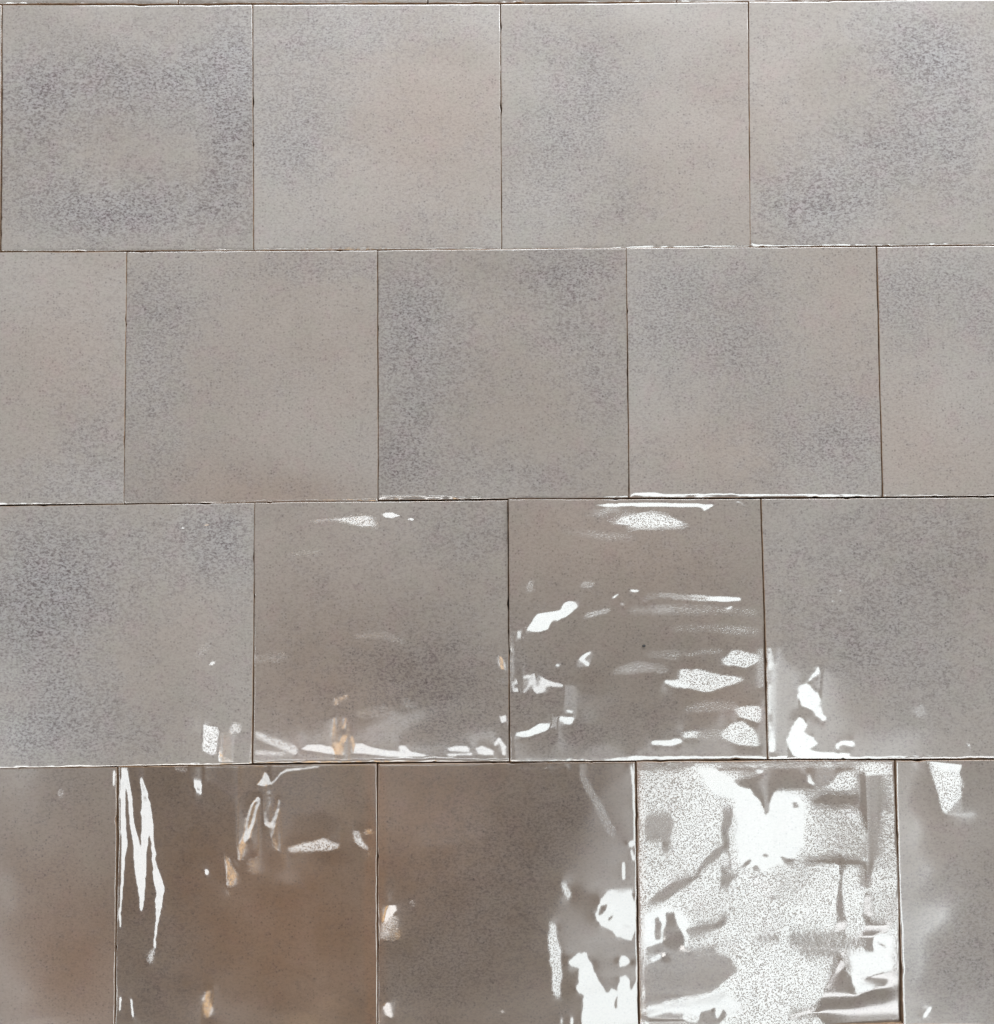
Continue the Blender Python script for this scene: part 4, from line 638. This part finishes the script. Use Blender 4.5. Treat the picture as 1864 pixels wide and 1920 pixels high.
  ('S', (42.79, 17.46, 1.33, 51.49, 17.39, 1.6), 0.0374, 0.1341, -0.3042, -0.1234, 0.012),
  ('S', (51.49, 17.39, 1.6, 60.18, 16.72, 1.16), 0.0374, 0.1341, -0.3042, -0.1234, 0.012),
  ('S', (53.81, 11.31, 0.98, 55.75, 12.86, 0.89), 0.0374, 0.1341, -0.3042, -0.1234, 0.012),
  ('S', (51.12, -1.38, 0.71, 63.28, -1.91, 0.62), 0.0563, 0.0638, -0.0934, -0.086, 0.5),
  ('S', (-32.42, -16.71, 1.42, -29.79, -14.15, 0.8), 0.0374, 0.1341, -0.3042, -0.1234, 0.012),
  ('S', (-29.79, -14.15, 0.8, -26.74, -12.88, 0.5), 0.0374, 0.1341, -0.3042, -0.1234, 0.012),
  ('S', (-31.99, -17.15, 1.16, -28.57, -20.62, 0.89), 0.0374, 0.1341, -0.3042, -0.1234, 0.012),
  ('S', (-46.76, -20.05, 0.8, -45.64, -21.09, 0.8), 0.0374, 0.1341, -0.3042, -0.1234, 0.012),
  ('S', (-71.96, -30.17, 0.5, -72.27, -36.18, 0.5), -0.1547, -0.1029, -0.0969, -0.0838, 0.012),
  ('S', (-70.39, -28.47, 0.62, -70.5, -31.04, 0.62), -0.1547, -0.1029, -0.0969, -0.0838, 0.012),
  ('S', (-70.27, -34.48, 1.07, -70.27, -35.33, 1.07), -0.1547, -0.1029, -0.0969, -0.0838, 0.012),
  ('S', (-66.32, -27.64, 0.53, -62.41, -26.12, 0.89), -0.1547, -0.1029, -0.0969, -0.0838, 0.012),
  ('S', (-62.41, -26.12, 0.89, -62.45, -31.1, 0.8), -0.1547, -0.1029, -0.0969, -0.0838, 0.012),
  ('S', (-62.45, -31.1, 0.8, -66.39, -36.65, 0.62), -0.1547, -0.1029, -0.0969, -0.0838, 0.012),
  ('S', (-60.06, -25.11, 0.8, -59.87, -32.84, 0.98), -0.1547, -0.1029, -0.0969, -0.0838, 0.012),
  ('S', (-59.87, -32.84, 0.98, -58.6, -35.85, 1.56), -0.1547, -0.1029, -0.0969, -0.0838, 0.012),
  ('P', [(-59.04, -36.71), (-55.91, -25.31), (-54.03, -28.59), (-43.84, -30.56), (-42.57, -32.97), (-53.39, -33.32), (-54.29, -36.74)], -0.1547, -0.1029, -0.0969, -0.0838, 0.012),
  ('P', [(-46.2, -49.23), (-38.87, -50.14), (-36.73, -52.72), (-38.92, -54.85), (-43.23, -53.96)], 0.0374, 0.1341, -0.3042, -0.1234, 0.012),
  ('S', (-41.42, -46.27, 0.67, -38.84, -48.0, 0.67), 0.0374, 0.1341, -0.3042, -0.1234, 0.012),
  ('P', [(-72.2, -58.86), (-64.85, -57.64), (-57.91, -54.27), (-51.01, -54.75), (-50.6, -56.89), (-57.96, -59.4), (-64.89, -61.91), (-70.91, -60.32)], 0.0374, 0.1341, -0.3042, -0.1234, 0.012),
  ('P', [(25.54, -24.04), (35.94, -24.11), (48.86, -28.51), (63.6, -28.62), (50.5, -33.68), (41.79, -36.19), (28.83, -34.37), (21.05, -33.46), (15.91, -30.41), (22.84, -30.03), (28.02, -30.93), (25.49, -27.48)], 0.046, 0.1255, -0.2887, -0.139, 1.0),
  ('S', (16.77, -30.42, 0.89, 24.54, -32.37, 1.24), 0.0374, 0.1341, -0.3042, -0.1234, 0.012),
  ('S', (24.54, -32.37, 1.24, 30.57, -33.7, 0.89), 0.0374, 0.1341, -0.3042, -0.1234, 0.012),
  ('S', (13.4, -24.8, 1.11, 16.88, -23.97, 0.89), 0.0122, 0.0196, -0.0934, -0.086, 0.5),
  ('P', [(49.93, -18.2), (56.1, -13.07), (70.79, -16.2), (69.86, -19.21), (63.73, -22.17), (52.48, -20.8)], 0.046, 0.1255, -0.2887, -0.139, 1.0),
  ('S', (29.16, -15.45, 0.62, 40.48, -12.95, 0.89), 0.0328, 0.0403, -0.0934, -0.086, 0.5),
  ('S', (40.48, -12.95, 0.89, 49.17, -12.59, 0.62), 0.0433, 0.0508, -0.0934, -0.086, 0.5),
  ('P', [(53.5, -56.84), (60.47, -54.33), (67.28, -59.51), (70.56, -68.08), (60.21, -67.15), (48.2, -62.78)], 0.046, 0.1255, -0.2887, -0.139, 1.0),
  ('P', [(57.17, -46.6), (71.03, -45.85), (70.85, -54.41), (60.52, -51.76)], 0.046, 0.1255, -0.2887, -0.139, 1.0),
  ('P', [(7.58, -64.86), (17.08, -64.68), (24.01, -63.02), (26.14, -65.18), (20.49, -67.44), (8.41, -66.91)], 0.0374, 0.1341, -0.3042, -0.1234, 0.012),
  ('S', (27.49, -61.77, 0.98, 34.41, -60.97, 1.07), 0.046, 0.1255, -0.2887, -0.139, 1.0),
  ('S', (-3.77, -73.64, 0.53, 10.87, -74.69, 0.67), 0.0374, 0.1341, -0.3042, -0.1234, 0.012),
  ('S', (10.87, -74.69, 0.67, 32.45, -74.44, 0.5), 0.0374, 0.1341, -0.3042, -0.1234, 0.012),
  ('S', (32.45, -74.44, 0.5, 72.14, -74.75, 0.5), 0.0374, 0.1341, -0.3042, -0.1234, 0.012),
  ('S', (72.18, -12.33, 0.62, 72.15, -33.85, 0.62), 0.0721, 0.0795, -0.0934, -0.086, 0.5),
 ],
 'r3t2': [
  ('S', (-70.66, -15.88, 2.18, -57.94, -14.28, 2.62), -0.0713, -0.0638, -0.0716, -0.0642, 0.3),
  ('S', (-14.65, -2.78, 1.31, 1.5, -2.06, 1.74), -0.0107, -0.0032, -0.0716, -0.0642, 0.3),
  ('S', (1.5, -2.06, 1.74, 12.54, -6.37, 1.31), 0.0036, 0.0111, -0.0716, -0.0642, 0.3),
  ('S', (-12.95, -48.28, 1.31, -2.79, -45.84, 2.18), -0.012, -0.0045, -0.0716, -0.0642, 0.3),
  ('S', (-2.79, -45.84, 2.18, 6.52, -45.92, 1.31), -0.0018, 0.0057, -0.0716, -0.0642, 0.3),
  ('S', (-53.92, 45.08, 1.31, -36.86, 46.66, 1.74), -0.0514, -0.0439, -0.0716, -0.0642, 0.3),
  ('S', (13.31, -40.09, 1.31, 16.69, -42.64, 1.31), 0.012, 0.0195, -0.0716, -0.0642, 0.3),
  ('P', [(-47.16, 65.12), (-24.94, 67.1), (-11.25, 68.72), (-3.55, 67.81), (-0.99, 63.51), (-1.85, 58.8), (-11.25, 59.73), (-24.93, 63.25), (-42.88, 63.38)], 0.0019, 0.0536, -0.0969, -0.0838, 0.2),
  ('P', [(-0.98, 69.07), (6.72, 69.45), (12.7, 67.26), (5.86, 65.43), (1.58, 65.89)], 0.0019, 0.0536, -0.0969, -0.0838, 0.012),
  ('S', (14.84, 65.11, 0.7, 18.69, 65.08, 1.13), 0.0019, 0.0536, -0.0969, -0.0838, 0.012),
  ('S', (6.17, 48.74, 0.61, 6.34, 48.57, 0.61), 0.0019, 0.0536, -0.0969, -0.0838, 0.012),
  ('S', (26.11, 34.95, 0.52, 26.11, 34.44, 0.52), 0.0019, 0.0536, -0.0969, -0.0838, 0.012),
  ('P', [(-46.74, -67.7), (-42.52, -65.22), (-34.92, -65.28), (-28.16, -67.01), (-26.88, -70.94), (-34.91, -69.63), (-43.36, -68.31)], -0.0672, -0.0469, -0.0969, -0.0838, 0.012),
  ('P', [(-27.74, -63.25), (-24.78, -64.94), (-23.94, -59.93), (-20.56, -59.12), (-20.56, -63.3), (-22.67, -64.96), (-22.07, -71.23), (-26.88, -71.2)], -0.0317, -0.0195, -0.0995, -0.0812, 0.012),
  ('S', (-17.01, -60.82, 0.65, -15.91, -65.01, 0.74), -0.0317, -0.0195, -0.0995, -0.0812, 0.012),
  ('S', (-15.91, -65.01, 0.74, -16.33, -69.61, 0.74), -0.0317, -0.0195, -0.0995, -0.0812, 0.012),
  ('P', [(-15.48, -65.02), (-11.26, -64.46), (-6.19, -66.93), (2.26, -68.67), (10.71, -69.57), (9.87, -66.47), (13.67, -66.08), (16.62, -69.61), (28.44, -71.88), (14.08, -72.77), (1.41, -72.0), (-11.26, -70.4), (-15.9, -70.7)], 0.0019, 0.0536, -0.0969, -0.0838, 0.012),
  ('P', [(38.18, -67.94), (43.68, -66.56), (50.44, -67.03), (50.85, -69.88), (39.44, -69.62)], 0.0019, 0.0536, -0.0969, -0.0838, 0.012),
  ('S', (38.58, -71.71, 0.57, 52.11, -71.23, 0.5), 0.0019, 0.0536, -0.0969, -0.0838, 0.012),
  ('P', [(54.66, -68.07), (58.05, -66.68), (64.8, -69.24), (64.78, -72.08), (56.33, -71.6)], 0.0019, 0.0536, -0.0969, -0.0838, 0.012),
  ('S', (66.1, -65.65, 0.96, 68.23, -62.74, 0.78), 0.0019, 0.0536, -0.0969, -0.0838, 0.012),
  ('S', (68.23, -62.74, 0.78, 70.73, -67.36, 1.31), 0.0019, 0.0536, -0.0969, -0.0838, 0.012),
  ('S', (70.73, -67.36, 1.31, 70.7, -71.54, 0.78), 0.0019, 0.0536, -0.0969, -0.0838, 0.012),
  ('P', [(68.75, -49.75), (72.15, -48.77), (72.12, -52.88), (69.57, -54.12)], 0.0019, 0.0536, -0.0969, -0.0838, 0.012),
  ('S', (69.86, -15.25, 0.5, 68.98, -19.46, 0.5), -0.0317, -0.0195, -0.0995, -0.0812, 0.012),
  ('S', (68.98, -19.46, 0.5, 69.8, -22.84, 0.5), -0.0317, -0.0195, -0.0995, -0.0812, 0.012),
  ('S', (69.86, -15.25, 0.5, 70.93, -19.48, 0.5), -0.0317, -0.0195, -0.0995, -0.0812, 0.012),
  ('S', (70.93, -19.48, 0.5, 70.39, -22.85, 0.5), -0.0317, -0.0195, -0.0995, -0.0812, 0.012),
  ('S', (69.75, -29.16, 1.09, 69.92, -29.33, 1.09), 0.0649, 0.0724, -0.0785, -0.071, 0.5),
  ('S', (-26.93, -38.94, 0.61, -26.08, -42.31, 0.96), -0.0317, -0.0195, -0.0995, -0.0812, 0.2),
  ('S', (-23.96, -38.96, 0.78, -20.58, -37.31, 0.78), -0.0317, -0.0195, -0.0995, -0.0812, 0.2),
  ('S', (-27.34, -49.85, 0.5, -28.17, -58.22, 0.5), -0.0317, -0.0195, -0.0995, -0.0812, 0.012),
  ('S', (-28.17, -58.22, 0.5, -27.74, -62.41, 0.5), -0.0317, -0.0195, -0.0995, -0.0812, 0.012),
  ('S', (-20.99, -50.32, 0.5, -22.25, -55.76, 0.5), -0.0317, -0.0195, -0.0995, -0.0812, 0.012),
  ('P', [(-72.97, -57.04), (-66.2, -59.6), (-53.5, -64.72), (-48.85, -66.43), (-49.26, -71.02), (-60.25, -66.34), (-72.1, -61.23)], -0.0672, -0.0469, -0.0969, -0.0838, 0.2),
  ('S', (-72.06, -69.34, 0.87, -56.44, -70.38, 0.7), -0.0672, -0.0469, -0.0969, -0.0838, 0.2),
 ],
 'r3t1': [
  ('S', (32.99, 61.82, 0.96, 34.24, 61.81, 0.96), 0.0901, 0.1104, -0.096, -0.0829, 0.012),
  ('S', (40.81, 60.51, 0.64, 41.44, 59.88, 0.64), 0.0901, 0.1104, -0.096, -0.0829, 0.012),
  ('S', (46.71, 63.29, 0.64, 50.46, 63.57, 0.64), 0.1256, 0.1378, -0.0986, -0.0803, 0.012),
  ('P', [(46.44, -53.35), (55.71, -53.42), (55.52, -68.7), (45.96, -69.24)], -0.1477, -0.0978, -0.2597, -0.0352, 0.35),
  ('S', (62.84, -56.54, 1.12, 64.97, -51.66, 1.12), 0.0901, 0.1104, -0.096, -0.0829, 0.2),
  ('S', (64.97, -51.66, 1.12, 67.16, -55.96, 1.12), 0.0901, 0.1104, -0.096, -0.0829, 0.2),
  ('S', (55.83, -68.71, 0.5, 58.62, -71.17, 0.5), 0.1256, 0.1378, -0.0986, -0.0803, 0.012),
  ('S', (58.62, -71.17, 0.5, 62.95, -72.42, 0.5), 0.1256, 0.1378, -0.0986, -0.0803, 0.012),
  ('S', (46.31, -73.97, 0.56, 62.95, -73.49, 0.5), 0.0901, 0.1104, -0.096, -0.0829, 0.012),
  ('S', (50.79, -17.14, 1.27, 51.4, -16.53, 1.27), 0.0901, 0.1104, -0.096, -0.0829, 0.012),
  ('S', (47.3, -8.17, 2.23, 44.23, -11.24, 2.23), 0.0737, 0.0812, -0.0776, -0.0701, 0.5),
 ],
 'r3t4': [
  ('S', (-72.52, -11.03, 0.5, -72.51, -20.59, 0.53), -0.1198, -0.0231, -0.304, -0.1231, 0.012),
  ('S', (-72.51, -20.59, 0.53, -72.76, -38.94, 0.57), -0.1198, -0.0231, -0.304, -0.1231, 0.012),
  ('S', (-72.76, -38.94, 0.57, -72.71, -53.58, 0.57), -0.1198, -0.0231, -0.304, -0.1231, 0.012),
  ('S', (-72.71, -53.58, 0.57, -71.93, -61.61, 1.06), -0.1198, -0.0231, -0.304, -0.1231, 0.012),
  ('S', (-71.93, -61.61, 1.06, -71.61, -70.37, 1.44), -0.1198, -0.0231, -0.304, -0.1231, 0.012),
  ('P', [(-55.63, -33.57), (-50.42, -32.51), (-48.27, -35.46), (-44.64, -38.42), (-43.99, -42.09), (-44.82, -45.75), (-39.81, -52.37), (-42.06, -53.81), (-47.83, -47.92), (-52.92, -44.22), (-55.39, -39.07)], -0.1198, -0.0231, -0.304, -0.1231, 0.012),
  ('S', (-51.51, -31.77, 0.5, -48.85, -28.85, 0.61), -0.1198, -0.0231, -0.304, -0.1231, 0.012),
  ('S', (-48.85, -28.85, 0.61, -45.08, -25.95, 1.14), -0.1198, -0.0231, -0.304, -0.1231, 0.012),
  ('S', (-45.08, -25.95, 1.14, -44.62, -22.27, 0.68), -0.1198, -0.0231, -0.304, -0.1231, 0.012),
  ('P', [(-56.41, -51.14), (-54.6, -52.99), (-52.11, -56.66), (-52.91, -59.57), (-48.22, -63.99), (-45.34, -66.93), (-50.58, -70.17), (-45.46, -71.66), (-26.67, -72.54), (-27.46, -74.57), (-58.79, -74.33), (-61.27, -69.72), (-62.26, -64.61), (-59.51, -57.33)], -0.1198, -0.0231, -0.304, -0.1231, 0.012),
  ('S', (-33.61, -69.93, 0.57, -34.29, -67.74, 0.76), -0.1198, -0.0231, -0.304, -0.1231, 0.012),
  ('S', (-34.29, -67.74, 0.76, -30.57, -66.31, 0.91), -0.1198, -0.0231, -0.304, -0.1231, 0.012),
  ('S', (-30.57, -66.31, 0.91, -25.42, -67.08, 1.52), -0.1198, -0.0231, -0.304, -0.1231, 0.012),
  ('S', (15.83, -45.48, 1.14, 13.46, -50.58, 0.95), 0.0069, 0.0143, -0.0932, -0.0857, 0.5),
  ('S', (42.11, -67.97, 0.76, 42.39, -68.27, 0.76), -0.1198, -0.0231, -0.304, -0.1231, 0.012),
  ('S', (-31.09, 22.26, 0.8, -30.47, 21.94, 0.8), -0.1198, -0.0231, -0.304, -0.1231, 0.012),
  ('S', (-34.99, 16.07, 0.8, -34.37, 15.75, 0.8), -0.1198, -0.0231, -0.304, -0.1231, 0.012),
 ],
 'r4t5': [
  ('P', [(-57.01, 74.22), (-37.12, 73.33), (-39.46, 69.35), (-39.57, 65.71), (-35.65, 61.69), (-41.14, 62.82), (-38.4, 56.26), (-47.58, 45.46), (-50.87, 57.81), (-54.22, 68.74)], -0.1898, -0.1102, -0.1285, 0.0211, 1.0),
  ('P', [(-56.27, 74.21), (-37.12, 73.33), (-39.87, 67.9), (-49.06, 68.7)], -0.1983, -0.1017, -0.1441, 0.0367, 0.012),
  ('S', (-42.17, 65.01, 1.14, -41.06, 65.36, 1.14), -0.0518, 0.0854, -0.0875, 0.2244, 0.06),
  ('S', (-62.94, -69.3, 0.64, -59.43, -64.57, 0.64), -0.1983, -0.1017, -0.1441, 0.0367, 0.012),
 ],
 'r2t4': [
  ('S', (-72.15, -72.39, 1.12, -37.04, -72.95, 1.12), -0.0375, 0.0591, -0.4631, -0.2823, 0.012),
  ('S', (-37.04, -72.95, 1.12, 0.59, -73.53, 0.8), -0.0375, 0.0591, -0.4631, -0.2823, 0.012),
  ('S', (0.59, -73.53, 0.8, 30.39, -74.05, 0.56), -0.0375, 0.0591, -0.4631, -0.2823, 0.012),
 ],
 'r2t3': [
  ('S', (-72.28, -72.87, 0.64, -29.71, -72.7, 0.56), -0.0594, 0.0559, -0.488, -0.4306, 0.012),
 ],
 'r2t1': [
  ('S', (72.97, -58.58, 0.8, 72.98, -59.52, 0.64), -0.1807, 0.1549, -0.4873, -0.4299, 0.012),
 ],
 'r1t4': [
  ('S', (-74.08, -74.04, 0.96, -73.44, -73.72, 0.8), -0.1166, -0.02, -0.6212, -0.4404, 0.012),
 ],
}
for key, centre, corners, seed, N, calm, peel0, dark, warm, brown, bevel, label, soft, lip in TILES:
    me = tile_mesh("tile", [(x / 1000, y / 1000) for x, y in corners], seed, N, FACETS.get(key), calm, peel0, dark, warm, brown, bevel, soft, lip)
    o = bpy.data.objects.new("tile", me)
    scene.collection.objects.link(o)
    o.location = (centre[0], centre[1], BT)
    o.parent = panel
    if label:
        o["label"] = label

# ------------------------------------------------------------------ a black crumb lying on one tile
import bmesh
bm = bmesh.new()
bmesh.ops.create_icosphere(bm, subdivisions=2, radius=1.0)
for v in bm.verts:
    v.co.x *= 0.0011 * (1 + 0.25 * math.sin(v.co.y * 5 + 1) * v.co.z)
    v.co.y *= 0.0006 * (1 + 0.3 * math.sin(v.co.x * 2400))
    v.co.z *= 0.0005
me = bpy.data.meshes.new("crumb")
bm.to_mesh(me); bm.free()
me.materials.append(CRUMB)
crumb = bpy.data.objects.new("crumb", me)
crumb.location = (0.0905, -0.0851, 0.0103)
crumb.rotation_euler = (0, 0, 0.15)
scene.collection.objects.link(crumb)
crumb["label"] = "tiny black crumb lying on the streaky reflecting tile"
crumb["category"] = "crumb"
